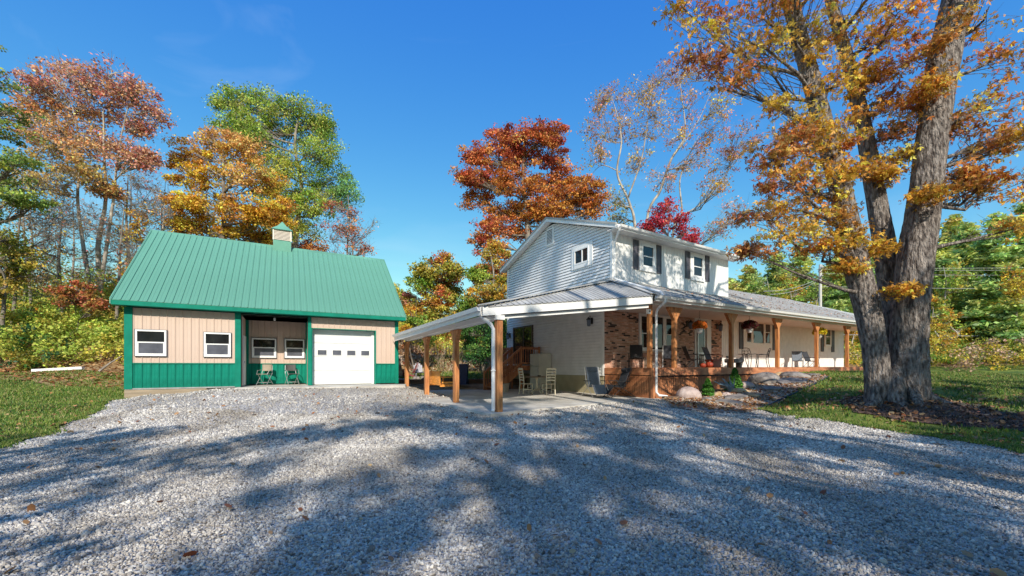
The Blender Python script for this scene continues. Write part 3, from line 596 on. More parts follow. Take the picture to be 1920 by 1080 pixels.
# metal folding chairs in the alcove
def folding_chair(loc, rz, label, seatm):
    t = rootL('folding_chair', label, 'chair', loc, rz, 'folding chairs in the shed alcove')
    for s in (-1, 1):
        MB().tube([(s*.22, .24, 0), (s*.22, -.16, .48), (s*.20, -.22, .84), (s*.16, -.225, .88)], .012, 6).build('frame', M_galv, t)
        MB().tube([(s*.20, -.28, 0), (s*.20, .18, .46)], .012, 6).build('leg', M_galv, t)
        MB().tube([(s*.22, .22, .44), (s*.25, .10, .62), (s*.24, -.18, .64)], .012, 6).build('armrest', M_galv, t)
    q = MB(); n = 8
    q.box(-.2, .2, -.16, .22, .455, .475); q.build('seat', seatm, t, bevel=.008)
    q = MB(); vs = [(.21*math.sin(x), -.14-.08*math.cos(x), z) for z in (.60, .88) for x in np.linspace(-1.3, 1.3, n)]
    vs2 = [(v[0]*1.04, v[1]-.012, v[2]) for v in vs]
    q.add(vs+vs2, [(i, i+1, n+i+1, n+i) for i in range(n-1)]+[(2*n+i, 3*n+i, 3*n+i+1, 2*n+i+1) for i in range(n-1)]+[(n+i, n+i+1, 3*n+i+1, 3*n+i) for i in range(n-1)]+[(i, 2*n+i, 2*n+i+1, i+1) for i in range(n-1)])
    q.build('backrest', seatm, t)
    MB().bar((-.2, .2, .1), (.2, .2, .1), .015).build('stretcher', M_galv, t); MB().bar((-.2, -.2, .1), (.2, -.2, .1), .015).build('stretcher', M_galv, t)
    return t
folding_chair(fr(TS, -.78, SB+1.3, Z0+.01), TS-.5+PI, 'folding metal chair with pale tan back, left one in the shed alcove', mat('tan_metal', (.36, .31, .24), .4, .1, 5))
folding_chair(fr(TS, .25, SB+1.3, Z0+.01), TS+.3+PI, 'folding metal chair with grey back, right one in the shed alcove', mat('grey_metal', (.13, .13, .13), .35, .1, 5, metal=.3))
# ================================================================ house
HA, HB, HBU, HBK, AU, AE = 12.55, 12.61, 12.11, 20.68, 21.2, 37.85
DF = 10.06; ZD = -.077
zr = lambda a: .009*(a-12.5)
house = root('house', 'white two storey farmhouse with brick porch wall and grey metal roof', 'house', TH, (HA, HB, -1.24))
# lapped siding on the side wall, real courses following the gable
mb = MB(); top = lambda b: 5.68+(.36*(b-11.7) if b < 16.34 else .36*(20.98-b))
z = -.43; c = .14
while z < 7.3:
    z2 = z+c
    b0, b1 = (HB if z < 3.5 else HBU), HBK
    if z > 5.68: b0 = max(b0, 11.7+(z-5.68)/.36); b1 = min(b1, 20.98-(z-5.68)/.36)
    c0, c1 = (HB if z2 <= 3.6 else HBU), HBK
    if z2 > 5.68: c0 = max(c0, 11.7+(z2-5.68)/.36); c1 = min(c1, 20.98-(z2-5.68)/.36)
    if b1 > b0+.1 and c1 > c0: mb.add([(HA-.045, b0, z), (HA-.045, b1, z), (HA-.02, c1, z2-.034), (HA-.02, c0, z2-.034), (HA+.03, b0, z), (HA+.03, b1, z), (HA+.03, c1, z2-.034), (HA+.03, c0, z2-.034)], [(3, 2, 1, 0), (0, 1, 5, 4), (2, 3, 7, 6)])
    z = z2
mb.build('lap_siding', M_vinyl, house, kind='stuff')
core = MB(); core.box(HA+.03, HA+.16, HB+.02, HBK, -1.3, 5.75); core.box(HA+.03, AU-.03, HBU+.03, HBK, 3.3, 5.7); core.box(HA+.02, AE-.05, HB+.05, HBK, -1.3, 2.8)
core.prism([(HA+.03, 11.95, 5.7), (HA+.03, 16.34, 7.28), (HA+.03, HBK, 5.7)], (8.5, 0, 0)); core.build('wall_core', M_vinyl, house)
MB().box(HA-.012, HA+.1, HB+.03, HBK, -1.5, -.44).build('foundation', M_found, house)
for b0, b1, z0, z1 in [(HBU-.03, HBU+.10, 3.55, 5.70), (HB-.02, HB+.09, -.43, 2.9), (HBK-.1, HBK+.02, -.43, 5.8)]:
    MB().box(HA-.055, HA+.05, b0, b1, z0, z1).build('corner_board', M_white, house)
# ribbed board siding on the fronts
def vwall(name, a0, a1, z0, z1, b, dz=0, w=.205):
    mb = MB(); n = max(1, round((a1-a0)/w)); w = (a1-a0)/n
    for i in range(n):
        x0, x1 = a0+i*w, a0+(i+1)*w; t = z1+(zr(x0) if dz else 0)
        mb.add([(x0, b, z0), (x1-.022, b, z0), (x1-.022, b+.014, z0), (x1, b+.014, z0), (x0, b, t), (x1-.022, b, t), (x1-.022, b+.014, t), (x1, b+.014, t), (x1, b, z0), (x1, b, t)],
               [(0, 1, 5, 4), (1, 2, 6, 5), (2, 3, 7, 6), (3, 8, 9, 7)])
    return mb.build(name, M_vinylf, house, kind='stuff')
vwall('board_siding', HA+.05, AU, 3.4, 5.70, HBU)
vwall('board_siding', 21.45, AE, -.10, 2.48, HB-.01, 1)
MB().box(AU-.06, AU+.03, HBU-.02, HBK, 3.5, 5.75).build('end_wall', M_vinyl, house)
MB().box(AE-.06, AE+.03, HB-.03, HBK, -1.0, 3.2).build('end_wall', M_vinyl, house)
q = MB(); q.prism([(AE-.03, HB, 2.7), (AE-.03, 16.34, 5.4), (AE-.03, HBK, 2.7)], (.05, 0, 0)); q.build('end_gable', M_vinyl, house)
# bricks, course by course, with openings left out
openings = [(14.70, 17.26, .66, 2.50), (18.95, 20.38, -.2, 2.52)]
rb = np.random.default_rng(3); mb = MB(); pal = [(.56, .31, .21), (.62, .36, .26), (.68, .43, .32), (.50, .26, .18), (.72, .50, .39), (.60, .36, .27)]
def brickat(mb, a0, a1, b0, b1, z0, z1, side):
    col = pal[rb.integers(len(pal))]; f = rb.uniform(.8, 1.12)
    mb.col = tuple(c*f for c in col)
    if rb.random() < .05 or (vnoise(np.array([a0*1.0]), np.array([z0*1.3]), 2.6, 4)[0] > .40 and rb.random() < .66): mb.col = (.05, .032, .03)
    j = rb.uniform(0, .006)
    if side: mb.box(a0-j, a1, b0, b1, z0, z1)
    else: mb.box(a0, a1, b0-j, b1, z0, z1)
z = -.10; row = 0; brk = []
while z < 2.62:
    a = HA+.0+(0 if row % 2 else -.105)
    while a < 21.43:
        a0, a1 = max(a, HA), min(a+.203, 21.43); a += .213
        if a1-a0 < .03: continue
        segs = [(a0, a1)]
        for o0, o1, p0, p1 in openings:
            if z+.06 > p0 and z < p1: segs = [s for x0, x1 in segs for s in ((x0, min(x1, o0)), (max(x0, o1), x1)) if s[1]-s[0] > .02]
        for x0, x1 in segs: brickat(mb, x0, x1, HB-.035, HB-.005, z, z+.060, 0)
    z += .072; row += 1
mb.col = None
mb.build('brick_facing', M_brick, house, kind='stuff')
MB().box(HA+.01, 21.43, HB-.02, HB+.05, -.12, 2.7).build('mortar_bed', M_mortar, house)
MB().box(21.43, 21.55, HB-.04, HB, -.1, 2.6).build('corner_board', M_white, house)
# windows and shutters
fU, fL = onB(HBU-.016), onB(HB-.03)
for s0, s1, t0, t1 in [(14.30, 15.16, 4.40, 5.46), (18.02, 18.92, 4.40, 5.52)]:
    w_ = window(house, fU, s0, s1, t0, t1, fw=.085, blinds=True)
    q = MB(fU); 
    q2 = MB(); q2.box(s0-.13, s0, HBU-.05, HBU-.01, t0-.08, t1+.12); q2.box(s1, s1+.13, HBU-.05, HBU-.01, t0-.08, t1+.12); q2.box(s0, s1, HBU-.05, HBU-.01, t1, t1+.12); q2.box(s0-.13, s1+.13, HBU-.07, HBU-.01, t0-.14, t0-.001); q2.build('window_casing', M_white, house)
def shutter(a0, a1, z0, z1, b):
    s = link('shutter', MB().box(a0, a1, b-.025, b-.005, z0, z1).mesh('shutter', M_shut, ORG[house.name]), house)
    e = .05
    q = MB(); q.box(a0, a0+e, b-.045, b-.0255, z0, z1); q.box(a1-e, a1, b-.045, b-.0255, z0, z1)
    for t in (z0, (z0+z1)/2-e/2, z1-e): q.box(a0+e, a1-e, b-.045, b-.0255, t, t+e)
    q.build('shutter_frame', M_shut, s)
    n = int((z1-z0)/.09)
    q = MB()
    for k in range(1, n): q.box(a0+e, a1-e, b-.038, b-.026, z0+k*.09, z0+k*.09+.035)
    q.build('shutter_slats', M_shut, s)
for a0, a1, z0, z1 in [(13.80, 14.13, 4.28, 5.58), (15.36, 15.68, 4.28, 5.58), (17.50, 17.84, 4.30, 5.62), (19.14, 19.48, 4.33, 5.64)]: shutter(a0, a1, z0, z1, HBU)
for a0, a1, z0, z1 in [(23.20, 23.58, .98, 2.80), (27.0, 27.36, .98, 2.84), (33.9, 34.3, 1.03, 2.92), (35.64, 36.1, 1.03, 2.92)]: shutter(a0, a1, z0, z1, HB-.02)
# triple window in the brick wall
for s0, s1 in [(14.72, 15.40), (16.50, 17.24)]: window(house, fL, s0, s1, .70, 2.44, fw=.13, mid=1.52)
window(house, fL, 15.40, 16.50, .70, 2.44, kind='fixed', fw=.1)
# picture window
for s0, s1 in [(23.85, 24.55), (25.95, 26.72)]: window(house, fL, s0, s1, 1.28, 2.72, fw=.09, mid=2.05)
window(house, fL, 24.55, 25.95, 1.28, 2.72, kind='fixed', fw=.09)
q = MB(); q.box(23.66, 23.85, HB-.06, HB-.02, 1.05, 2.92); q.box(26.72, 26.92, HB-.06, HB-.02, 1.05, 2.92); q.box(23.85, 26.72, HB-.06, HB-.02, 2.72, 2.92); q.box(23.85, 26.72, HB-.07, HB-.02, 1.05, 1.28); q.build('window_casing', M_white, house)
window(house, fL, 34.45, 35.5, 1.4, 2.85, fw=.12)
# gable window and vent on the side wall
fS = onA(HA-.04)
window(house, fS, 13.50, 14.50, 4.74, 5.46, kind='slide', fw=.07)
q = MB(); q.box(HA-.07, HA-.02, 13.28, 13.50, 4.56, 5.62); q.box(HA-.07, HA-.02, 14.50, 14.70, 4.56, 5.62); q.box(HA-.07, HA-.02, 13.50, 14.50, 5.46, 5.62); q.box(HA-.09, HA-.02, 13.50, 14.50, 4.56, 4.74); q.build('window_casing', M_white, house)
vt = link('gable_vent', MB().box(HA-.05, HA-.01, 16.12, 16.74, 6.24, 7.12).mesh('gable_vent', M_black, ORG[house.name]), house)
q = MB(); q.box(HA-.08, HA-.02, 16.10, 16.18, 6.22, 7.10); q.box(HA-.08, HA-.02, 16.68, 16.76, 6.22, 7.02); q.box(HA-.08, HA-.02, 16.18, 16.68, 6.22, 6.30); q.box(HA-.08, HA-.02, 16.18, 16.68, 7.0, 7.08); q.build('vent_frame', M_white, vt)
for k in range(9): MB().box(HA-.07, HA-.051, 16.18, 16.68, 6.33+k*.074, 6.365+k*.074).build('louver', M_soffit, vt)
# sliding door at the stair landing
window(house, fS, 17.95, 19.95, .10, 2.25, kind='slide', fw=.08, fm=mat('bronze_frame', (.10, .07, .055), .5), name='sliding_door')
# front door with storm glass
dr = link('front_door', MB().box(19.0, 20.36, HB-.02, HB+.02, -.07, 2.5).mesh('front_door', M_dark, ORG[house.name]), house)
q = MB(); q.box(18.95, 19.09, HB-.08, HB-.021, -.07, 2.48); q.box(19.09, 20.0, HB-.08, HB-.021, 2.38, 2.48); q.box(20.0, 20.38, HB-.08, HB-.021, -.07, 2.48); q.build('door_casing', M_white, dr)
q = MB(); q.box(19.10, 19.16, HB-.14, HB-.10, .1, 2.35); q.box(19.66, 19.72, HB-.14, HB-.10, .1, 2.35); q.box(19.16, 19.66, HB-.14, HB-.10, 2.27, 2.35); q.box(19.16, 19.66, HB-.14, HB-.10, .62, .70); q.build('storm_door_frame', M_alu, dr)
MB().box(19.16, 19.66, HB-.125, HB-.115, .70, 2.27).build('pane', M_glass, dr); MB().box(19.16, 19.66, HB-.125, HB-.115, .1, .62).build('pane', M_glass, dr)
# wall lanterns (parts of the house)
def lantern(a, b, z, face, k=1.0):
    f = (lambda p: (a+p[0], b-p[1], z+p[2])) if face == 'b' else (lambda p: (a-p[1], b+p[0], z+p[2]))
    r = MB(f); r.box(-.06*k, .06*k, 0, .03, -.1*k, .14*k); l = r.build('wall_lantern', M_black, house)
    q = MB(f); q.lathe(0, .16*k, [(.02*k, .16*k), (.10*k, .07*k), (.095*k, .05*k)], 6); q.tube([(0, .02, .1*k), (0, .1*k, .22*k), (0, .16*k, .15*k)], .012, 5); q.build('lantern_cap', M_black, l)
    q = MB(f); q.lathe(0, .16*k, [(.085*k, .045*k), (.07*k, -.17*k), (.03*k, -.2*k)], 6); q.build('lantern_glass', M_greyf, l)
lantern(HA-.045, 20.35, 1.80, 'a', 1.1); lantern(HA-.045, 13.33, 2.0, 'a', 1.15); lantern(18.33, HB-.04, 2.12, 'b', 1.25); lantern(20.98, HB-.04, 2.12, 'b', 1.25)
MB().box(HA-.06, HA-.03, 17.5, 17.62, 1.18, 1.30).build('outlet_box', M_white, house)
MB().box(21.9, 22.0, HB-.10, HB-.03, .42, .55).build('outdoor_tap', M_black, house)
# roofs
me_r2 = panel_mesh('grey_roof_panel', M_groo2, rib=.024)
def roofrun(a0, a1, p0, p1, z0, z1, dz=0, name='roof_panel', par=None, me=None):
    L = math.hypot(p1-p0, z1-z0); s = Vector((0, p1-p0, z1-z0)).normalized(); n_ = Vector((0, -s.z, s.y)); n = round((a1-a0)/.229); ww = (a1-a0)/n
    for i in range(n):
        a = a0+i*ww; Mx = Matrix.Identity(3); Mx.col[0] = Vector((ww/.229, 0, .009*ww/.229*dz)); Mx.col[1] = -n_; Mx.col[2] = s*L
        piece(name, me or me_r2, par or house, (a, p0, z0+(zr(a) if dz else 0)), Mx)
roofrun(12.22, AU+.55, 11.62, 16.34, 5.83, 7.53)
q = MB(); q.add([(12.22, 16.34, 7.55), (AU+.55, 16.34, 7.55), (AU+.55, 21.05, 5.84), (12.22, 21.05, 5.84)], [(3, 2, 1, 0)]); q.build('rear_roof', M_groo2, house)
q = MB(); q.prism([(12.20, 11.62, 5.66), (12.20, 11.62, 5.86), (12.20, 16.34, 7.56), (12.20, 21.05, 5.86), (12.20, 21.05, 5.66), (12.20, 16.34, 7.36)], (.03, 0, 0)); q.build('rake_board', M_white, house)
q = MB(); q.prism([(12.17, 11.60, 5.80), (12.17, 11.60, 5.88), (12.17, 16.34, 7.59), (12.17, 21.07, 5.88), (12.17, 21.07, 5.80), (12.17, 16.34, 7.50)], (.10, 0, 0)); q.build('rake_flashing', M_groo2, house)
q = MB(); q.add([(12.23, 11.66, 5.68), (HA, 11.66, 5.68), (HA, 16.34, 7.37), (12.23, 16.34, 7.37)], [(0, 1, 2, 3)]); q.add([(12.23, 16.34, 7.37), (HA, 16.34, 7.37), (HA, 21.0, 5.69), (12.23, 21.0, 5.69)], [(0, 1, 2, 3)]); q.build('rake_soffit', M_soffit, house)
MB().box(12.23, AU+.5, 11.64, HBU, 5.66, 5.70).build('soffit', M_soffit, house)
MB().box(12.23, AU+.5, 11.60, 11.64, 5.64, 5.83).build('fascia', M_white, house)
q = MB(); q.prism([(AU+.5, 11.62, 5.66), (AU+.5, 11.62, 5.86), (AU+.5, 16.34, 7.56), (AU+.5, 21.05, 5.86), (AU+.5, 16.34, 7.30)], (.05, 0, 0)); q.build('rake_board', M_white, house)
def gutter(a0, a1, b, z, dz=0, name='gutter'):
    mb = MB(); e0, e1 = (zr(a0), zr(a1)) if dz else (0, 0); pr = [(0, 0), (-.10, .02), (-.13, .11), (-.115, .115), (-.09, .03), (0, .025)]
    n = len(pr); mb.add([(a0, b+p, z+h+e0) for p, h in pr]+[(a1, b+p, z+h+e1) for p, h in pr], [(i, (i+1) % n, n+(i+1) % n, n+i) for i in range(n)]+[tuple(range(n)), tuple(range(n, 2*n))[::-1]])
    return mb.build(name, M_white, house)
gutter(12.35, AU+.5, 11.598, 5.70)
# lower roof: porch skirt, then the one storey wing
roofrun(12.15, AE+.4, 9.60, HBU, 2.62, 3.63, 1)
roofrun(AU+.04, AE+.4, HBU, 16.34, 3.63, 5.40, 1)
q = MB(); q.add([(AU, 16.34, 5.44), (AE+.4, 16.34, 5.62), (AE+.4, 21.1, 3.6), (AU, 21.1, 3.45)], [(3, 2, 1, 0)]); q.build('rear_roof', M_groo2, house)
q = MB(); q.prism([(AE+.38, 9.6, 2.62+zr(AE)), (AE+.38, 9.6, 2.9+zr(AE)-.1), (AE+.38, 16.34, 5.64), (AE+.38, 21.1, 3.65), (AE+.38, 16.34, 5.45)], (.05, 0, 0)); q.build('rake_board', M_white, house)
q = MB(); q.add([(12.3, 9.72, 2.42), (AE+.35, 9.72, 2.42+zr(AE)), (AE+.35, HB, 2.42+zr(AE)), (12.3, HB, 2.42)], [(0, 1, 2, 3)]); q.build('porch_ceiling', M_soffit, house)
q = MB(); q.add([(12.2, 9.66, 2.40), (AE+.4, 9.66, 2.40+zr(AE)), (AE+.4, 9.70, 2.40+zr(AE)), (12.2, 9.70, 2.40), (12.2, 9.66, 2.60), (AE+.4, 9.66, 2.60+zr(AE)), (AE+.4, 9.70, 2.60+zr(AE)), (12.2, 9.70, 2.60)], [(3, 2, 1, 0), (4, 5, 6, 7), (0, 1, 5, 4), (1, 2, 6, 5), (2, 3, 7, 6), (3, 0, 4, 7)]); q.build('fascia', M_white, house)
gutter(12.2, AE+.4, 9.658, 2.47, 1)
q = MB(); q.add([(12.5, 10.06, 2.33), (AE, 10.06, 2.33+zr(AE)), (AE, 10.24, 2.33+zr(AE)), (12.5, 10.24, 2.33), (12.5, 10.06, 2.419), (AE, 10.06, 2.419+zr(AE)), (AE, 10.24, 2.419+zr(AE)), (12.5, 10.24, 2.419)], [(3, 2, 1, 0), (0, 1, 5, 4), (1, 2, 6, 5), (2, 3, 7, 6), (3, 0, 4, 7)]); q.build('porch_beam', M_soffit, house)
q = MB(); q.box(HA-.02, HA+.06, 10.1, HB-.04, 2.32, 2.62); q.build('end_beam', mat('brown_beam', (.34, .2, .15), .7), house)  # end beam in one even brown
# head flashing where the skirt roof meets the upper wall
MB().box(HA, AU, HBU-.06, HBU-.02, 3.60, 3.68).build('head_flashing', M_groo2, house)
# rectangular downspouts
def dspout(par, pts, w=.085, m=M_white):
    d = MB(); d.tube(pts, w/2*1.15, 8); return d.build('downspout', m, par)
dspout(house, [(12.42, 11.52, 5.74), (12.42, 11.62, 5.6), (12.60, 12.0, 5.30), (12.60, 12.05, 5.2), (12.60, 12.05, 3.72), (12.62, 11.9, 3.62), (12.6, 10.1, 2.90), (12.55, 9.7, 2.76), (12.55, 9.58, 2.6)])
dspout(house, [(12.66, 9.57, 2.50), (12.66, 9.58, 2.38), (12.66, 9.92, 2.16), (12.66, 9.98, 2.02), (12.66, 9.98, -1.0), (12.72, 9.90, -1.12), (12.95, 9.7, -1.16)])
# porch posts with corbels
def post_tree(par, o, h, w, m, corb, flip=True):
    """o: (a,b,z) bottom; returns the post part"""
    r = np.random.default_rng(int(abs(o[0])*10)); q = MB(); q.box(o[0]-w/2, o[0]+w/2, o[1]-w/2, o[1]+w/2, o[2], o[2]+h)
    p = q.build('post', m, par, bevel=.008)
    for s in (-1, 1) if corb else ():
        x = o[0]+s*w/2; t = o[2]+h; q = MB()
        pts = [(x, o[1]-w*.42, t-.52)]+[(x+s*.36*k/5, o[1]-w*.42, t-.52+.47*(k/5)**.85) for k in range(1, 6)]+[(x+s*.36, o[1]-w*.42, t), (x, o[1]-w*.42, t)]
        if s < 0: pts = pts[::-1]
        q.prism(pts, (0, w*.84, 0)); q.build('corbel', m, p)
    return p
post_tree(house, (12.50, 10.16, ZD), 2.40, .15, M_cedar, False)
for a in (13.97, 18.05, 22.27, 26.75, 31.05, 35.4): post_tree(house, (a, 10.15, ZD), 2.40+zr(a)+.005, .16, M_cedar, True)
# deck
dk = root('porch_deck', 'raised porch deck with stained rim boards and vertical skirting', 'deck', TH, (HA, DF, -1.24))
nb = 19; bw = (HB-.04-DF-.03)/nb
for k in range(nb):
    b0 = DF+.03+k*bw; MB().box(HA, AE, b0+.003, b0+bw-.003, ZD-.035, ZD).build('deck_board', M_deckw, dk)
rr = [12.5, 15.6, 19.2, 22.9, 26.5, 30.1, 33.8, 37.9]
for a0, a1 in zip(rr[:-1], rr[1:]): MB().box(a0+.004, a1-.004, DF-.03, DF+.02, ZD-.30, ZD-.002).build('rim_board', M_deckh, dk)
MB().box(HA-.035, HA, DF+.03, HB-.05, ZD-.28, ZD-.002).build('rim_board', M_deckh, dk)
MB().box(HA-.07, HA-.02, DF-.07, DF+.03, -1.32, ZD-.002).build('corner_post', M_deckw, dk); MB().box(HA-.018, HA+.05, DF-.07, DF-.032, -1.32, ZD-.3).build('corner_post', M_deckw, dk)
a = HA+.06; q0 = MB().box(0, .100, 0, .018, 0, 1).mesh('skirt_board', M_deckw)
while a < 21.5:
    p = fr(TH, a, DF); zb = max(-1.32, gz(p.x, p.y)-E0-.12)
    piece('skirt_board', q0, dk, (a, DF+.07+random.uniform(0, .006), zb), Matrix(((1, 0, 0), (0, 1, 0), (0, 0, max(.06, ZD-.345-zb))))); a += .117
b = DF+.05
while b < HB-.15:
    piece('skirt_board', q0, dk, (HA-.002+random.uniform(0, .004), b, -1.3), Matrix(((0, -1, 0), (1, 0, 0), (0, 0, 1.3+ZD-.31)))); b += .117
MB().box(HA+.05, AE, DF+.10, DF+.13, -1.3, ZD-.05).build('deck_shade_panel', M_dark, dk)  # dark panel painting the shade under the deck behind the skirting
q = MB(); q.tube([(12.9+i*.16, DF-.045, -.40-.05*abs(math.sin(i*.5))) for i in range(44)], .011, 5); tag(q.build('hanging_cord', M_black), None)
co = bpy.data.objects['hanging_cord']; co.parent = dk; co.data.transform(Matrix.Translation(-ORG[dk.name]))

# ================================================================ carport (in world axes, eye height = 0)
LC, LE = Vector((-.80, 10.42, 1.55)), Vector((-5.42, 18.45, 1.44))
RC = fr(TH, 12.0, 9.62, 2.58); RC.z -= E0; K = fr(TH, HA+.0, HBU-.02, 3.60); K.z -= E0; WBk = fr(TH, HA-.03, 19.6, 3.60); WBk.z -= E0; WF = fr(TH, HA-.03, HB, 3.6); WF.z -= E0
cp = root('carport', 'white and cedar open carport with grey metal roof between house and shed', 'carport', 0, (-.4, 10.75, -1.236))
def quad_panels(A, B, C, D, n, name, m, par):        # ribs run from AB (low edge) to DC (high edge)
    for i in range(n):
        t0, t1 = i/n, (i+1)/n; a0, a1, d0, d1 = A.lerp(B, t0), A.lerp(B, t1), D.lerp(C, t0), D.lerp(C, t1)
        N_ = (a1-a0).cross(d0-a0 if (d0-a0).length > .01 else d1-a0)
        N_.normalize(); N_ = N_ if N_.z > 0 else -N_; q = MB(); e = .16
        L0 = lambda t, h: a0.lerp(a1, t)+N_*h
        L1 = lambda t, h: d0.lerp(d1, t)+N_*h
        pr = [(0, 0), (.04, .026), (.12, .026), (.17, 0), (.55, 0), (.58, .006), (.62, .006), (.65, 0), (.995, 0)]; k = len(pr)
        q.add([L0(t, h) for t, h in pr]+[L1(t, h) for t, h in pr], [(j, j+1, k+j+1, k+j) for j in range(k-1)])
        q.add([L0(0, -.02), L0(1, -.02), L1(1, -.02), L1(0, -.02)], [(3, 2, 1, 0)])
        q.add([L0(0, -.02), L0(1, -.02), L0(1, .0), L0(0, .0)], [(0, 1, 2, 3)])
        q.build(name, m, par)
# front facing triangle: ribs parallel to the house's skirt roof, from the front edge up to the hip
dirB = (K-RC); nF = 36
for i in range(nF):
    t0, t1 = i/nF, (i+1)/nF; a0, a1 = LC.lerp(RC, t0), LC.lerp(RC, t1); d0, d1 = a0+dirB*t0, a1+dirB*t1
    d0, d1 = LC.lerp(K, t0), LC.lerp(K, t1)
    N_ = (RC-LC).cross(K-LC).normalized(); N_ = N_ if N_.z > 0 else -N_; q = MB()
    pr = [(0, 0), (.05, .028), (.14, .028), (.2, 0), (.995, 0)]; k = len(pr); ov = (a0-d0).normalized()*.05 if (a0-d0).length > .01 else Vector((0, 0, 0))
    q.add([a0.lerp(a1, t)+N_*h+ov for t, h in pr]+[d0.lerp(d1, t)+N_*h for t, h in pr], [(j, j+1, k+j+1, k+j) for j in range(k-1)])
    q.add([a0-N_*.015+ov, a1-N_*.015+ov, a1+ov, a0+ov], [(0, 1, 2, 3)])
    q.build('roof_panel', M_groo2, cp)
quad_panels(LE, LC, K, WBk, 40, 'roof_panel', M_groo2, cp)
MB().bar(LC+Vector((0, 0, .05)), K+Vector((0, 0, .05)), .26, .03).build('hip_cap', M_groo2, cp)
MB().bar(RC+Vector((0, 0, .06)), K+Vector((0.02, 0, .06)), .26, .03).build('rake_flashing', M_groo2, cp)
MB().bar(K+Vector((-.06, 0, .06)), WBk+Vector((-.06, 0, .06)), .1, .12).build('wall_flashing', M_groo2, cp)
# front fascia in two steps and the header under it
dn = Vector((0, 0, 1))
def strip(name, A, B, z0a, z1a, z0b, z1b, th_, m, par=cp):
    d = (B-A); d.z = 0; d.normalize(); nn = Vector((d.y, -d.x, 0))*th_; q = MB()
    q.add([A+dn*z0a, B+dn*z0b, B+dn*z1b, A+dn*z1a, A+dn*z0a-nn, B+dn*z0b-nn, B+dn*z1b-nn, A+dn*z1a-nn], [(0, 1, 2, 3), (7, 6, 5, 4), (0, 4, 5, 1), (1, 5, 6, 2), (2, 6, 7, 3), (3, 7, 4, 0)]); return q.build(name, m, par)
A0, B0 = LC+Vector((.04, 0, 0)), RC.copy()
strip('fascia', A0, B0, -.24, -.01, -.31, -.015, .03, M_white)
od = (B0-A0); od.z = 0; od.normalize(); inn = Vector((-od.y, od.x, 0))
strip('header', A0+inn*.10+od*.1, B0+inn*.10-od*.1, -.335, -.17, -.46, -.2, .10, M_white)
strip('header_gap', A0+inn*.035+od*.05, B0+inn*.035, -.25, -.2, -.33, -.25, .06, M_dark)
# left eave: gutter, fascia, soffit
dl = (LE-LC); dl.z = 0; dl.normalize(); outl = Vector((dl.y*-1, dl.x, 0))
outl = outl if outl.x < 0 else -outl
q = MB(); pr = [(0, -.13), (.10, -.11), (.14, -.01), (.125, -.01), (.09, -.10), (0, -.10)]; n = 6
q.add([LC+outl*p+dn*(h) for p, h in pr]+[LE+outl*p+dn*(h) for p, h in pr], [(i, (i+1) % n, n+(i+1) % n, n+i) for i in range(n)]+[tuple(range(n)), tuple(range(n, 2*n))[::-1]]); q.build('gutter', M_white, cp)
strip('fascia', LE, LC, -.30, -.02, -.22, -.01, -.03, M_soffit)
q = MB(); inl = -outl
q.add([LC+inl*.03-dn*.235, LE+inl*.03-dn*.235, LE+inl*.55-dn*.235, LC+inl*.55+dn*-.235], [(0, 1, 2, 3)]); q.build('soffit', M_soffit, cp)
PP = [(-.36, 10.73, -1.236, 1.255), (-1.893, 13.47, -1.19, 1.21), (-3.47, 16.2, -1.16, 1.16), (-5.02, 19.0, -1.05, 1.12)]
q = MB(); q.bar((-.36, 10.73, 1.29), (-5.05, 19.1, 1.20), .16, .07); q.bar((-.36, 10.73, 1.33), (-5.05, 19.1, 1.25), .15, .16); q.build('eave_beam', M_white, cp)
# ceiling sheet under the roof
q = MB(); q.add([LC+Vector((.1, .2, -.1)), LE+Vector((.2, 0, -.1)), WBk-dn*.1, K-dn*.12, RC-dn*.12], [(0, 1, 2, 3), (0, 3, 4)]); q.build('ceiling', M_soffit, cp)
ang = math.atan2(dl.y, dl.x)
for i, (x, y, zb, zt) in enumerate(PP):
    w = .17; cx, cy = math.cos(ang-PI), math.sin(ang-PI); f = lambda p, x=x, y=y: (x+p[0]*cx-p[1]*cy, y+p[0]*cy+p[1]*cx, p[2])
    q = MB(f); q.box(-w/2, w/2, -w/2, w/2, zb-.05, zt); p_ = q.build('post', M_cedar, cp, bevel=.008)
    if i == 0:
        q = MB(f); q.box(-w/2-.035, w/2+.035, -w/2-.035, w/2+.035, zt-.02, zt+.10); q.build('post_cap', M_white, p_)
    else:
        for s in (-1, 1):
            q = MB(f); pts = [(s*w/2, -w*.42, zt-.42), (s*(w/2+.06), -w*.42, zt-.28), (s*(w/2+.16), -w*.42, zt-.12), (s*(w/2+.28), -w*.42, zt), (s*w/2, -w*.42, zt)]
            q.prism(pts if s > 0 else pts[::-1], (0, w*.84, 0)); q.build('corbel', M_cedar, p_)
q = MB(); q.tube([LC+Vector((-.04, .12, -.1)), LC+Vector((-.04, .12, -.2)), (-.72, 10.58, 1.24), (-.56, 10.66, 1.10), (-.50, 10.66, .98), (-.50, 10.66, -1.16), (-.52, 10.60, -1.22)], .052, 8); q.build('downspout', M_white, cp)
MB().box(-.56, -.44, 10.60, 10.72, -.14, -.11).build('downspout_strap', M_white, cp)
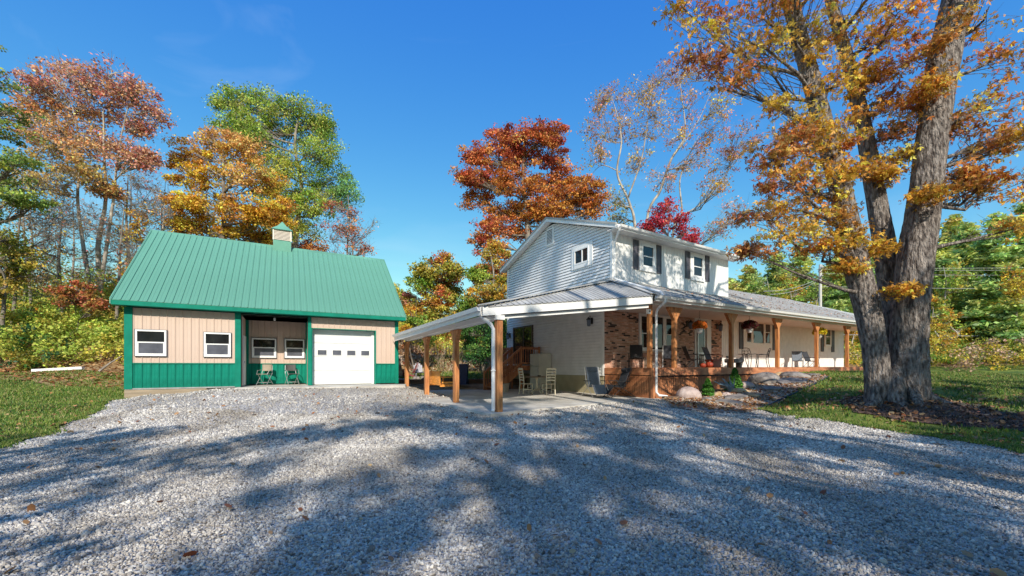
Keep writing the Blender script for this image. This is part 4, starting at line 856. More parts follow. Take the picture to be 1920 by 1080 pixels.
# security camera by the corner post
sc_ = MB(lambda p: tuple(fr(TH, 12.30+p[0], 10.0+p[1], 2.02+p[2])-Vector((0, 0, E0)))); sc_.box(-.05, .09, -.10, .10, -.08, .10)
q = root('security_camera', 'small white security camera beside the porch corner post', 'camera', TH, (12.32, 10.06, 2.05))
MB().box(12.24, 12.38, 10.0, 10.12, 1.96, 2.14).build('housing', M_white, q, bevel=.02); MB().lathe(0, 0, [(0.001, 0), (.035, 0)], 8)
MB().box(12.285, 12.335, 9.985, 9.999, 2.02, 2.08).build('lens', M_black, q); MB().box(12.36, 12.48, 10.06, 10.10, 2.08, 2.11).build('bracket', M_black, q)
# ================================================================ side stairs
ZSL = -1.236
st = root('side_stairs', 'reddish wooden stairs with railings up to the side door', 'stairs', TH, (10.3, 17.7, ZSL))
LF = .02; n = 7; ris = (LF-ZSL)/n; run = .27; a_top = 11.3
for k in range(n-1):
    z = ZSL+ris*(k+1); a = a_top-run*(n-1-k); MB().box(a, a+run+.02, 17.32, 18.18, z-.04, z).build('tread', M_deckw, st)
for b in (17.28, 18.2):
    q = MB(); q.prism([(a_top-run*6-.05, b, ZSL), (a_top-run*6-.05, b, ZSL+.16), (a_top, b, LF-.02), (a_top, b, LF-.34), (a_top-run*6+.35, b, ZSL)], (0, .04, 0)); q.build('stringer', M_deckw, st)
MB().box(a_top, HA-.03, 17.3, 20.5, LF-.05, LF).build('landing', M_deckw, st)
MB().box(a_top, HA-.03, 17.28, 17.30, LF-.25, LF-.001).build('rim_board', M_deckw, st); MB().box(a_top-.03, a_top, 17.3, 20.5, LF-.25, LF-.001).build('rim_board', M_deckw, st)
def rail(p, q_, step, bal=True):
    p, q_ = Vector(p), Vector(q_); MB().bar(p+dn*.95, q_+dn*.95, .12, .035).build('handrail', M_deckw, st); MB().bar(p+dn*.88, q_+dn*.88, .035, .08).build('rail', M_deckw, st); MB().bar(p+dn*.12, q_+dn*.12, .035, .08).build('rail', M_deckw, st)
    L = (q_-p).length; m = int(L/step)
    for i in range(1, m): c = p.lerp(q_, i/m); MB().bar(c+dn*.12, c+dn*.9, .032, .032).build('baluster', M_deckw, st)
for b in (17.30, 18.22):
    rail((a_top-run*6-.02, b, ZSL), (a_top, b, LF), .13)
    MB().box(a_top-run*6-.10, a_top-run*6-.01, b-.045, b+.045, ZSL, ZSL+1.0).build('newel_post', M_deckw, st)
for a, b in ((a_top, 17.30), (a_top, 18.22), (a_top, 20.45), (HA-.1, 17.30)): MB().box(a-.045, a+.045, b-.045, b+.045, ZSL if a < 12 else LF, LF+1.0).build('newel_post', M_deckw, st)
rail((a_top, 17.30, LF), (HA-.1, 17.30, LF), .13); rail((a_top, 18.22, LF), (a_top, 20.45, LF), .13)
zsl = E0+ZSL
# refrigerator
fz = root('refrigerator', 'old off-white refrigerator standing against the side wall by the stairs', 'refrigerator', TH, (12.1, 16.4, ZSL))
MB().box(11.80, 12.50, 16.30, 17.15, ZSL+.05, ZSL+1.86).build('cabinet', M_fridge, fz, bevel=.015)
MB().box(11.74, 11.795, 16.31, 17.14, ZSL+.12, ZSL+1.22).build('door', M_fridge, fz, bevel=.015); MB().box(11.74, 11.795, 16.31, 17.14, ZSL+1.24, ZSL+1.85).build('door', M_fridge, fz, bevel=.015)
MB().box(11.70, 11.738, 16.36, 16.39, ZSL+.9, ZSL+1.15).build('handle', M_galv, fz); MB().box(11.83, 12.47, 16.33, 17.12, ZSL, ZSL+.05).build('feet', M_dark, fz)
# ladder back chairs
def ladder_chair(loc, rz, label):
    t = rootL('ladder_back_chair', label, 'chair', loc, rz, 'cream ladder-back chairs at the patio table')
    for s in (-1, 1):
        MB().tube([(s*.20, -.24, 0), (s*.20, -.20, .45), (s*.205, -.22, .75), (s*.21, -.29, 1.12)], [.02, .023, .021, .017], 8).build('leg', M_cream, t)
        MB().tube([(s*.22, .22, 0), (s*.22, .20, .22), (s*.22, .2, .45)], [.016, .022, .02], 8).build('leg', M_cream, t)
        MB().bar((s*.21, -.21, .2), (s*.22, .2, .2), .02, .03).build('stretcher', M_cream, t)
    MB().bar((-.22, .2, .26), (.22, .2, .26), .02, .03).build('stretcher', M_cream, t)
    MB().box(-.23, .23, -.22, .24, .435, .465).build('seat', mat('woven_seat', (.55, .47, .33), .8, .15, 30), t, bevel=.01)
    for k in range(5):
        z = .58+k*.118; y = -.215-.0*k-max(0, (z-.75))*.19; h = .055+(.03 if k == 4 else 0)
        pts = [(x, y-.0, z+.012*math.cos(x*8)) for x in (-.2, -.1, 0, .1, .2)]; q = MB()
        q.add([(x, y-.008-.03*(1-(x/.2)**2), zz) for x, _, zz in pts]+[(x, y-.008-.03*(1-(x/.2)**2), zz+h) for x, _, zz in pts]+[(x, y+.008-.03*(1-(x/.2)**2), zz) for x, _, zz in pts]+[(x, y+.008-.03*(1-(x/.2)**2), zz+h) for x, _, zz in pts],
              [(i, i+1, 6+i, 5+i) for i in range(4)]+[(15+i, 16+i, 11+i, 10+i) for i in range(4)]+[(5+i, 6+i, 16+i, 15+i) for i in range(4)]+[(10+i, 11+i, 1+i, i) for i in range(4)]); q.build('ladder_slat', M_cream, t)
    return t
ladder_chair((.62, 17.6, zsl), -1.15, 'cream ladder-back chair seen from its side, left of the round table')
ladder_chair((1.60, 17.35, zsl), .32, 'cream ladder-back chair with its back to the driveway, right of the round table')
tb = rootL('round_table', 'round brown topped pedestal table between two cream chairs', 'table', (1.12, 18.0, zsl))
MB().lathe(0, 0, [(.50, .72), (.53, .735), (.53, .75), (.50, .76)], 28).build('table_top', M_table, tb); MB().lathe(0, 0, [(.05, .1), (.07, .3), (.045, .5), (.09, .72)], 12).build('pedestal', M_cream, tb)
for k in range(4): a = k*PI/2+.5; MB().tube([(0, 0, .26), (math.cos(a)*.2, math.sin(a)*.2, .12), (math.cos(a)*.36, math.sin(a)*.36, .02)], .028, 6).build('foot', M_cream, tb)
by = rootL('bowl', 'small dark bowl on the round patio table', 'bowl', (1.22, 17.9, zsl+.76)); MB().lathe(0, 0, [(.05, 0), (.10, .05), (.085, .05), (.04, .015)], 12).build('body', M_black, by)
# zero gravity recliners
def recliner(loc, rz, label, fab, tilt):
    t = rootL('reclining_chair', label, 'chair', loc, rz, 'folding recliners on the patio slab')
    c, s = math.cos(tilt), math.sin(tilt)
    def slab(name, p, q_, w, th_=.03, m=fab):
        p, q_ = Vector(p), Vector(q_); d = (q_-p).normalized(); nrm = Vector((1, 0, 0)).cross(d)*th_; x = Vector((w/2, 0, 0)); n_ = 7; qd = MB()
        vs = []
        for k in range(n_):
            u = k/(n_-1); cc = p.lerp(q_, u)-nrm*(1.2*math.sin(u*PI)); vs += [cc-x, cc+x, cc+x-nrm, cc-x-nrm]
        qd.add(vs, [(4*i+j, 4*i+(j+1) % 4, 4*i+4+(j+1) % 4, 4*i+4+j) for i in range(n_-1) for j in range(4)]+[(3, 2, 1, 0), tuple(range(4*n_-4, 4*n_))]); return qd.build(name, m, t)
    sx = .30; A = (0, -.12, .42); B = (0, .36, .50); Cc = (0, .66, .16); D = (0, -.12-.72*s, .42+.80*c)
    slab('seat', A, B, .52); slab('foot_rest', B, Cc, .50); slab('backrest', A, D, .52)
    P_ = Vector(D); q = slab('headrest', Vector(A).lerp(P_, .76)+Vector((0, .06, 0)), Vector(A).lerp(P_, .97)+Vector((0, .05, 0)), .40, .05)
    for k in (-1, 1):
        MB().tube([(k*sx, Cc[1], Cc[2]), (k*sx, B[1], B[2]), (k*sx, A[1], A[2]), (k*sx, D[1], D[2]), (k*sx*.6, D[1]-.01, D[2]+.03)], .014, 6).build('frame_tube', M_alu if fab is M_greyf else M_black, t)
        MB().tube([(k*(sx+.03), .5, .02), (k*(sx+.03), -.05, .45), (k*(sx+.03), -.22, .62)], .013, 6).build('leg', M_black if fab is not M_greyf else M_alu, t)
        MB().tube([(k*(sx+.03), -.55, .02), (k*(sx+.03), .1, .42), (k*(sx+.03), .24, .62)], .013, 6).build('leg', M_black if fab is not M_greyf else M_alu, t)
        MB().bar((k*(sx+.03), -.30, .64), (k*(sx+.03), .28, .64), .055, .025).build('armrest', M_black, t)
    for y in (.5, -.55): MB().tube([(-sx-.03, y, .015), (sx+.03, y, .015)], .013, 6).build('foot_bar', M_black, t)
    for k in range(6):
        c_ = Vector(A).lerp(P_, .1+.15*k)-Vector((0, .02, 0)); MB().tube([c_+Vector((-.26, 0, .02)), c_+Vector((.26, 0, .02))], .006, 4).build('seam', M_black, t)
    return t
recliner((3.33, 16.0, zsl), PI+.25, 'grey mesh recliner facing the driveway, left one on the slab', M_greyf, .30)
recliner((4.22, 15.75, zsl), PI/2+.25, 'charcoal folding recliner turned side-on before the deck skirting', M_navyf, .42)
# porch swing
sw = rootL('porch_swing', 'orange stained wooden swing hanging under the carport', 'swing', (-2.85, 16.1, zsl+.40), -1.05)
for k in range(9): MB().box(-.62+k*.14, -.62+k*.14+.11, -.30, -.265, .08, .62).build('back_slat', M_swing, sw)
for z in (.10, .56): MB().box(-.66, .66, -.262, -.235, z, z+.07).build('back_rail', M_swing, sw)
for k in range(5): MB().box(-.66, .66, -.22+k*.105, -.22+k*.105+.085, .10, .125).build('seat_slat', M_swing, sw)
for s in (-1, 1):
    MB().box(s*.66-.03, s*.66+.03, -.30, .34, .03, .10).build('side_rail', M_swing, sw); MB().box(s*.68-.05, s*.68+.05, -.26, .36, .38, .41).build('armrest', M_swing, sw)
    MB().box(s*.66-.025, s*.66+.025, .27, .33, .10, .38).build('arm_post', M_swing, sw); MB().box(s*.66-.02, s*.66+.02, -.22, .27, .16, .22).build('side_panel', M_swing, sw)
    for y in (-.27, .3): MB().tube([(s*.70, y, .08), (s*.70, y*.2, 1.45), (s*.70, 0, 2.25)], .008, 4).build('chain', M_black, sw)
# wheelie bin
bn = rootL('wheelie_bin', 'navy blue wheeled rubbish bin behind a carport post', 'bin', (-2.65, 21.3, gz(-2.65, 21.3)+.06))
q = MB(); q.add([(-.24, -.27, 0), (.24, -.27, 0), (.24, .27, 0), (-.24, .27, 0), (-.31, -.36, 1.02), (.31, -.36, 1.02), (.31, .36, 1.02), (-.31, .36, 1.02)], [(3, 2, 1, 0), (4, 5, 6, 7), (0, 1, 5, 4), (1, 2, 6, 5), (2, 3, 7, 6), (3, 0, 4, 7)]); q.build('body', M_blue, bn, bevel=.02)
MB().box(-.33, .33, -.39, .40, 1.02, 1.09).build('lid', M_blue, bn, bevel=.03)
for s in (-1, 1): MB(lambda p, s=s: (s*.27+p[2], .28+p[0], .1+p[1])).lathe(0, 0, [(.10, -.03), (.10, .03)], 12).build('wheel', M_black, bn)
# timber retaining wall behind the slab
rw_ = rootL('retaining_wall', 'low weathered timber retaining wall behind the slab', 'wall', (-2.2, 22.3, zsl))
for i in range(4):
    for (x0, y0), (x1, y1) in (((-6.4, 21.6), (-3.3, 22.05)), ((-3.3, 22.05), (-.2, 22.4)), ((-.2, 22.4), (2.4, 22.75))):
        off = (i % 2)*.12; MB().bar((x0+2.2+off, y0-22.3, .07+i*.125), (x1+2.2+off-.01, y1-22.3, .07+i*.125), .14, .12).build('timber', M_timber, rw_)
rw2 = rootL('step_kerb', 'short tan timber step at the foot of the first carport post', 'step', (-5.1, 18.6, zsl)); MB().box(-.45, .6, -.12, .25, 0, .22).build('tread', MATS['weathered_plank'], rw2); MB().box(-.6, .1, .26, .5, .0, .30).build('tread', MATS['weathered_plank'], rw2)
# adirondack chairs and fire ring
def adirondack(loc, rz, label, m):
    t = rootL('adirondack_chair', label, 'chair', loc, rz)
    for k in range(5):
        x = -.24+k*.12; h = 1.0-.06*abs(k-2)**1.5; MB().bar((x*.8, -.22, .32), (x, -.50, h), .10, .02).build('back_slat', m, t)
    for k in range(5): MB().box(-.28, .28, -.22+k*.12, -.12+k*.12, .34+k*.012, .36+k*.012).build('seat_slat', m, t)
    for s in (-1, 1):
        MB().box(s*.34-.06, s*.34+.06, -.36, .38, .56, .585).build('armrest', m, t); MB().box(s*.33-.02, s*.33+.02, .26, .36, 0, .56).build('leg', m, t); MB().bar((s*.3, .34, .34), (s*.3, -.55, .03), .025, .10).build('leg', m, t)
    return t
p = px(787, 707, 25.2); adirondack((p.x, 25.2, gz(p.x, 25.2)+.06), PI+.5, 'grey slatted garden chair beyond the carport near the bank', mat('grey_plastic_wood', (.36, .36, .40), .6, .1, 5))
p = px(768, 709, 24.6); adirondack((p.x, 24.6, gz(p.x, 24.6)+.06), PI-1.1, 'dark red slatted garden chair left of the fire ring', mat('dark_red_wood', (.22, .05, .045), .6, .15, 5))
fx, fy = -5.2, 23.9; fz0 = gz(fx, fy)+.06
fp = rootL('fire_ring', 'low ring of stones beyond the carport', 'fire ring', (fx, fy, fz0))
def rock_mesh(name, m, seed, sx=1, sy=1, sz=1, sub=2, rough=.22):
    import bmesh
    bm = bmesh.new(); bmesh.ops.create_icosphere(bm, subdivisions=sub, radius=1); r = np.random.default_rng(seed)
    f = r.normal(0, 1, (6, 3)); ph = r.uniform(0, 6, 6)
    for v in bm.verts:
        c = v.co.copy(); d = 1+rough*sum(math.sin(2.0*(c.x*f[i, 0]+c.y*f[i, 1]+c.z*f[i, 2])+ph[i]) for i in range(6))/3
        v.co = Vector((c.x*sx*d, c.y*sy*d, max(c.z, -.45)*sz*d))
    me = bpy.data.meshes.new(name); bm.to_mesh(me); bm.free(); me.materials.append(m); me.polygons.foreach_set('use_smooth', [True]*len(me.polygons)); return me
for k in range(12):
    o = link('stone', rock_mesh('ring_stone', M_rock, k, .16, .13, .12, 1), fp); o.location = (.62*math.cos(k*PI/6), .62*math.sin(k*PI/6), .05)
# rocks of the garden bed
def rock(u, v, Y, sx, sy, sz, m, label, seed, name='rock', grp=None, sub=3, rough=.22, dz=0):
    p = px(u, v, Y); z = gz(p.x, Y); o = link(name, rock_mesh(name, m, seed, sx, sy, sz, sub, rough)); o.location = (p.x, Y, z+sz*.28+dz); o.rotation_euler.z = seed*1.3
    tag(o, label, 'rock', grp); return o
rock(1291, 745, 14.9, .46, .40, .36, M_rockp, 'large rounded pink granite boulder before the deck skirting', 2, 'boulder', rough=.06)
rock(1434, 712, 16.9, .70, .45, .40, M_rock, 'big dark grey sloping boulder beside the taller shrub', 5, 'boulder')
rock(1400, 727, 16.2, .30, .24, .22, M_rockp, 'smooth tan boulder between shrub and grey boulder', 7, 'boulder', rough=.1)
rock(1460, 700, 18.4, .42, .3, .2, M_rocko, 'flat brown rock at the porch edge', 8)
rock(1489, 706, 17.9, .55, .35, .22, M_rock, 'low grey rock at the head of the path', 9)
rock(1390, 731, 15.6, .36, .26, .16, M_rocko, 'ochre rock at the foot of the taller shrub', 12)
rock(1346, 737, 15.2, .22, .17, .14, M_rocko, 'small ochre rock right of the first shrub', 13)
rock(1362, 738, 15.1, .17, .14, .12, M_rockp, 'small pink rock below the driftwood ornament', 14)
rock(1325, 752, 14.2, .34, .2, .10, M_rock, 'flat grey rock at the gravel edge near the downspout', 15)
rock(1410, 742, 14.8, .25, .18, .08, M_rocko, 'small flat tan stone beside the path', 16)
def flag(pts, label):
    cu_ = sum(p[0] for p in pts)/len(pts); cv_ = sum(p[1] for p in pts)/len(pts); P = [hit(cu_+(u-cu_)*.74, cv_+(v-cv_)*.8) for u, v in pts]; q = MB(); b = [(p.x, p.y, gz(p.x, p.y)+.05) for p in P]; q.prism(b, (0, 0, .06)); o = q.build('flagstone', mat('flagstone', (.22, .195, .175), .9, .4, 3, .8, 20), bevel=.012); tag(o, label, 'flagstone')
flag([(1420, 731), (1445, 728), (1476, 731), (1470, 736), (1430, 738)], 'long pale flagstone across the middle of the path')
flag([(1352, 748), (1390, 742), (1412, 747), (1385, 755), (1352, 754)], 'broad flagstone in the lower part of the path')
flag([(1388, 764), (1330, 757), (1345, 752), (1386, 757), (1405, 761)], 'flagstone where the path meets the gravel')
flag([(1432, 716), (1480, 711), (1530, 714), (1520, 722), (1460, 726)], 'dark grey flagstone in the upper part of the path')
flag([(1500, 704), (1530, 702), (1545, 706), (1520, 709)], 'small flagstone where path and lawn meet')
# driftwood ornament
dwp = px(1366, 725, 15.6); dw = rootL('driftwood_ornament', 'blue grey twisted driftwood root standing between two shrubs', 'driftwood', (dwp.x, 15.6, gz(dwp.x, 15.6)))
r = random.Random(4)
for k in range(9):
    a = -1.9+k*.28; L = .45+.3*r.random(); MB().tube([(.12, 0, .02), (.12+.3*L*math.cos(a+PI), .05*r.uniform(-1, 1), .25+.1*r.random()), (-.05+L*.75*math.cos(a+PI*.9), .15*r.uniform(-1, 1), .38+L*.45*abs(math.sin(a)))], [.055, .035, .014], 6).build('root_arm', M_drift, dw)
MB().tube([(.35, 0, -.02), (.2, 0, .1), (.05, 0, .3)], [.09, .08, .05], 8).build('stump', M_rock, dw)

# ================================================================ leafy helpers
def leaf_quads(C, size, r, up=.35, aspect=.62, droop=None):
    """rhombic leaf blades around centres C"""
    n = len(C); N_ = r.normal(size=(n, 3)); N_[:, 2] += up*2; N_ /= np.linalg.norm(N_, axis=1)[:, None]
    T = np.cross(N_, r.normal(size=(n, 3))); T /= np.linalg.norm(T, axis=1)[:, None]; B = np.cross(N_, T)
    s = (size*r.uniform(.65, 1.35, n))[:, None]
    return np.stack([C-T*s*.5, C+B*s*aspect*.5+N_*s*.08, C+T*s*.5, C-B*s*aspect*.5+N_*s*.08], 1).reshape(-1, 3)
def jitcol(base, n, r, v=.22, h=.08, rep=4):
    c = base*np.exp(r.normal(0, v, (n, 1)))*(1+r.normal(0, h, (n, 3))); return np.repeat(np.clip(c, .004, .95), rep, 0)
def shrub_cone(name, u, v, Y, h, rad, label, cat, cols, seed, n=5200):
    p = px(u, v, Y); base = Vector((p.x, Y, gz(p.x, Y))); t = rootL(name, label, cat, base); r = np.random.default_rng(seed)
    zz = r.random(n)**.9; rr = rad*(1-zz)**.62*(.85+.15*np.sin(zz*23)); a = r.uniform(0, 2*PI, n); k = .72+.32*r.random(n)**.5+.1*np.sin(a*3+zz*9)
    k = k*(1+.18*np.sin(a*5+zz*14)*np.cos(zz*31+a*2)); C = np.stack([rr*k*np.cos(a), rr*k*np.sin(a), .04+zz*h*(1+.05*np.sin(a*4))], 1); V = leaf_quads(C, .07, r, .2)
    cc = np.array(cols)[r.integers(len(cols), size=n)]; np_mesh('foliage', V, 4, M_needle, t, jitcol(cc, n, r, .25))['kind'] = 'stuff'
    MB().tube([(0, 0, -.05), (0, 0, h*.85)], [.04, .01], 6).build('stem', M_barkd, t); return t
GRN = [(.05, .19, .02), (.09, .28, .03), (.17, .40, .06), (.03, .11, .016)]
shrub_cone('dwarf_conifer', 1327, 735, 15.35, .62, .27, 'small green dwarf conifer right of the pink boulder', 'shrub', GRN, 1)
shrub_cone('dwarf_conifer', 1378, 728, 16.1, .92, .33, 'taller green dwarf conifer in front of a porch post', 'shrub', GRN, 2, 7000)
# hanging baskets
def basket(a, b, z, label, fl, pot, rad, seed):
    t = root('hanging_basket', label, 'flower basket', TH, (a, b, z)); ORG[t.name] = Vector((0, 0, 0)); r = np.random.default_rng(seed); n = 2300
    th_ = r.uniform(0, 2*PI, n); ph = np.arccos(r.uniform(-.5, 1, n)); k = rad*(.35+.7*r.random(n)**.5); C = np.stack([k*np.sin(ph)*np.cos(th_), k*np.sin(ph)*np.sin(th_), k*.80*np.cos(ph)+.02], 1)
    cc = np.where((r.random(n) < .82)[:, None], np.array(fl)*np.ones((n, 3)), np.array([.04, .10, .02])); np_mesh('flowers', leaf_quads(C, .055, r, .6, .9), 4, M_needle, t, jitcol(cc, n, r, .25))['kind'] = 'stuff'
    MB().lathe(0, 0, [(.08, -.30), (.12, -.24), (.15, -.08), (.16, -.06)], 16).build('pot', pot, t)
    for k in range(3): an = k*2.1; MB().tube([(.15*math.cos(an), .15*math.sin(an), 0), (0, 0, .42), (0, 0, 2.40+zr(a)-z)], .006, 4).build('hanger', M_black, t)
basket(16.2, 10.5, 1.72, 'hanging basket of orange mums in a white pot before the front door', (.80, .22, .03), M_white, .29, 1)
basket(20.2, 10.45, 1.93, 'hanging basket of dark red mums before the picture window', (.11, .008, .015), M_white, .36, 2)
basket(28.1, 10.5, 1.98, 'hanging basket of yellow mums near the far porch end', (.85, .60, .02), M_white, .35, 3)
r = np.random.default_rng(91); n = 1500; a = r.uniform(14, 37.5, n); b = 9.75+6.2*r.random(n)**1.2; ok = (a > AU+.3) | (b < 11.9); a, b = a[ok], b[ok]
z = np.where(b < HBU, 2.62+(b-9.6)*1.01/2.51, 3.63+(b-HBU)*1.77/4.23)+.009*(a-12.5)+.04+E0; C = np.stack([math.cos(TH)*a-math.sin(TH)*b, math.sin(TH)*a+math.cos(TH)*b, z], 1)
o = np_mesh('fallen_leaves', leaf_quads(C, .10, r, 1.5), 4, M_needle, None, jitcol(np.array([(.52, .33, .24), (.62, .46, .36), (.40, .22, .12)])[r.integers(3, size=len(C))], len(C), r)); tag(o, 'tan and pink leaves fallen on the long low roof', kind='stuff')
# pumpkins and red planter on the deck
zd = ZD
def pumpkin(a, b, rad, label):
    t = root('pumpkin', label, 'pumpkin', TH, (a, b, zd)); ORG[t.name] = Vector((0, 0, 0)); k = 24; vs = []; ns = 9
    for i in range(ns+1):
        f = i*PI/ns; vs += [(rad*math.sin(f)*(1+.07*math.cos(j*2*PI/k*8))*math.cos(j*2*PI/k), rad*math.sin(f)*(1+.07*math.cos(j*2*PI/k*8))*math.sin(j*2*PI/k), rad*.78*(1-math.cos(f))) for j in range(k)]
    MB().add(vs, [(i*k+j, i*k+(j+1) % k, (i+1)*k+(j+1) % k, (i+1)*k+j) for i in range(ns) for j in range(k)]).build('skin', M_pump, t, smooth=True); MB().tube([(0, 0, rad*1.5), (.02, 0, rad*1.75)], [.03, .02], 6).build('stalk', M_barkd, t)
pumpkin(17.15, 10.62, .17, 'orange pumpkin on the deck left of the red planter'); pumpkin(16.85, 10.75, .13, 'small dark orange pumpkin behind the larger one')
t = root('planter_box', 'dark red square planter on the deck beside the pumpkins', 'planter', TH, (17.7, 10.75, zd)); MB().box(17.38, 18.0, 10.6, 10.95, zd, zd+.36).build('body', M_terra, t, bevel=.02); MB().box(17.34, 18.04, 10.56, 10.99, zd+.30, zd+.365).build('rim', M_terra, t, bevel=.01)
# stone trough planter
t = root('stone_trough', 'rough grey trough standing on short legs at the deck edge', 'trough', TH, (19.0, 10.6, zd)); q = MB(); q.box(18.5, 19.6, 10.4, 10.75, zd+.22, zd+.42); q.build('basin', M_rock, t, bevel=.05)
for a in (18.65, 19.4): MB().box(a, a+.14, 10.45, 10.7, zd, zd+.22).build('leg', M_rock, t, bevel=.02)
MB().tube([(19.55, 10.58, zd+.3), (19.75, 10.58, zd+.45), (19.85, 10.58, zd+.30)], [.09, .08, .05], 8).build('spout', M_rock, t)
# wrought iron chairs
def iron_chair(a, b, rz, label):
    t = root('iron_chair', label, 'chair', TH, (a, b, zd), 'black wrought iron chairs on the porch'); t.rotation_euler.z = TH+rz; ORG[t.name] = Vector((0, 0, 0))
    for s in (-1, 1):
        MB().tube([(s*.24, .24, 0), (s*.22, .22, .25), (s*.24, .22, .44)], .016, 6).build('leg', M_black, t); MB().tube([(s*.24, -.30, 0), (s*.22, -.24, .25), (s*.23, -.22, .44), (s*.23, -.27, .70), (s*.19, -.34, .93)], .016, 6).build('leg', M_black, t)
        MB().tube([(s*.25, -.26, .66), (s*.29, -.05, .68), (s*.28, .2, .66), (s*.25, .22, .44)], .015, 6).build('armrest', M_black, t)
    MB().tube([(-.19, -.34, .93), (-.08, -.36, .98), (.08, -.36, .98), (.19, -.34, .93)], .016, 6).build('top_rail', M_black, t)
    MB().box(-.25, .25, -.24, .25, .43, .45).build('seat', M_black, t)
    for cx, cz, rd in ((0, .74, .10), (-.12, .66, .06), (.12, .66, .06), (0, .58, .06), (-.11, .84, .05), (.11, .84, .05)):
        MB().tube([(cx+rd*math.cos(x), -.27-.2*(cz-.6), cz+rd*math.sin(x)) for x in np.linspace(0, 2*PI, 9)], .011, 5).build('scroll', M_black, t)
    MB().tube([(-.22, -.24, .52), (.22, -.24, .52)], .012, 5).build('rail', M_black, t)
iron_chair(21.0, 10.85, -PI/2-.1, 'black wrought iron chair turned to the right beside the porch table'); iron_chair(22.0, 10.75, PI+.25-PI, 'black wrought iron chair with scrolled back towards the lawn, left of a porch post')
t = root('bistro_table', 'small black iron table between the two wrought iron chairs', 'table', TH, (21.6, 11.4, zd)); ORG[t.name] = Vector((0, 0, 0)); MB().lathe(0, 0, [(.33, .68), (.35, .70), (.33, .71)], 20).build('table_top', M_black, t)
for k in range(3): an = k*2.09; MB().tube([(.1*math.cos(an), .1*math.sin(an), .68), (.05*math.cos(an), .05*math.sin(an), .35), (.26*math.cos(an), .26*math.sin(an), 0)], .014, 5).build('leg', M_black, t)
# sling rockers
def sling(a, b, rz, label, m, fm=M_black, k=1.0, name='patio_chair', grp='sling patio chairs on the porch'):
    t = root(name, label, 'chair', TH, (a, b, zd), grp); t.rotation_euler.z = TH+rz; ORG[t.name] = Vector((0, 0, 0))
    for s in (-1, 1):
        MB().tube([(s*.27, .30, .02), (s*.27, .24, .40), (s*.26, -.22, .38), (s*.25, -.48, 1.02)], .014, 6).build('frame', fm, t); MB().tube([(s*.27, -.34, .02), (s*.27, .0, .38)], .012, 6).build('leg', fm, t)
        MB().tube([(s*.28, -.30, .62), (s*.30, .1, .63), (s*.29, .28, .60), (s*.27, .25, .40)], .014, 6).build('armrest', fm, t); MB().tube([(s*.27, -.36, .02), (s*.27, .32, .02)], .012, 6).build('runner', fm, t)
    MB().add([(-.25, .24, .40), (.25, .24, .40), (.25, -.0, .355), (-.25, 0, .355), (-.25, -.22, .38), (.25, -.22, .38)], [(0, 1, 2, 3), (3, 2, 5, 4)]).build('seat', m, t); MB().bar((0, -.22, .38), (0, -.47, 1.0), .48, .015, (0, 1, 0)).build('backrest', m, t)
sling(28.2, 11.7, PI-1.1, 'tan framed sling chair turned left by the far wall', M_greyf, M_greyf); sling(29.9, 11.6, PI-.2, 'dark grey sling chair beside the far porch wall', M_navyf)
sling(17.3, 11.5, PI+.9, 'black patio chair left of the front door', M_black); sling(18.6, 11.3, PI+.1, 'black patio chair in front of the storm door', M_black)
sling(15.2, 11.3, PI-.9, 'patio chair with white frame and dark sling near the corner', M_navyf, M_white); sling(13.5, 11.7, PI-.9, 'dark patio chair behind the corner post', M_black, M_black)
t = root('cushion_lounger', 'pale patterned cushion leaning by the second porch post', 'cushion', TH, (14.0, 10.9, zd)); q = MB(); q.prism([(13.2, 10.9, zd), (14.2, 10.9, zd), (13.9, 11.2, zd+.3), (13.55, 11.2, zd+.42)], (0, .12, 0)); q.build('cover', mat('patterned_fabric', (.50, .26, .14), .8, 0, 9, col2=(.74, .62, .50)), t, bevel=.02)
# plank, branch and stick
t = rootL('plank', 'long white plank lying at the foot of the leafy bank', 'plank', (0, 0, 0)); a_, b_ = hit(62, 697), hit(156, 696)
a_, b_ = px(62, 694, 18.8), px(156, 693, 19.3); t.location = (a_.x, a_.y, gz(a_.x, a_.y)+.1); MB().bar((0, 0, .1), (b_.x-a_.x, b_.y-a_.y, gz(b_.x, b_.y)-gz(a_.x, a_.y)+.1), .2, .13).build('board', M_white, t)
t = rootL('fallen_branch', 'bare fallen branch leaning against the bank beside the shed', 'branch', (0, 0, 0)); a_, b_ = px(186, 696, 17.5), px(228, 668, 17.9); t.location = a_
MB().tube([(0, 0, 0), tuple((b_-a_)*.5+Vector((0, 0, .04))), tuple(b_-a_)], [.045, .035, .02], 6).build('bough', M_barkp, t)
p = hit(765, 1041); q_ = hit(842, 1056); t = rootL('stick', 'thin curved brown stick lying on the foreground gravel', 'stick', (p.x, p.y, p.z+.045)); d = q_-p
MB().tube([(0, 0, 0), (d.x*.35, d.y*.35+.05, .01), (d.x*.7, d.y*.7+.03, .005), (d.x, d.y-.06, 0)], [.006, .009, .010, .006], 6).build('twig', M_barkd, t)
p = px(1245, 742, 15.0); t = rootL('splash_block', 'dark drain outlet below the porch downspout', 'drain', (5.95, 14.95, gz(5.95, 14.95)+.02)); MB().box(-.28, .28, -.16, .16, 0, .10).build('tray', M_timber, t, bevel=.03)
# planter pot by stairs
p = px(947, 735, 18.8); t = rootL('plant_pot', 'pale tan plant pot at the foot of the side stairs', 'pot', (p.x, 18.8, zsl)); MB().lathe(0, 0, [(.15, 0), (.21, .38), (.23, .40), (.20, .40), (.16, .3)], 16).build('body', mat('tan_clay', (.48, .42, .33), .8), t)
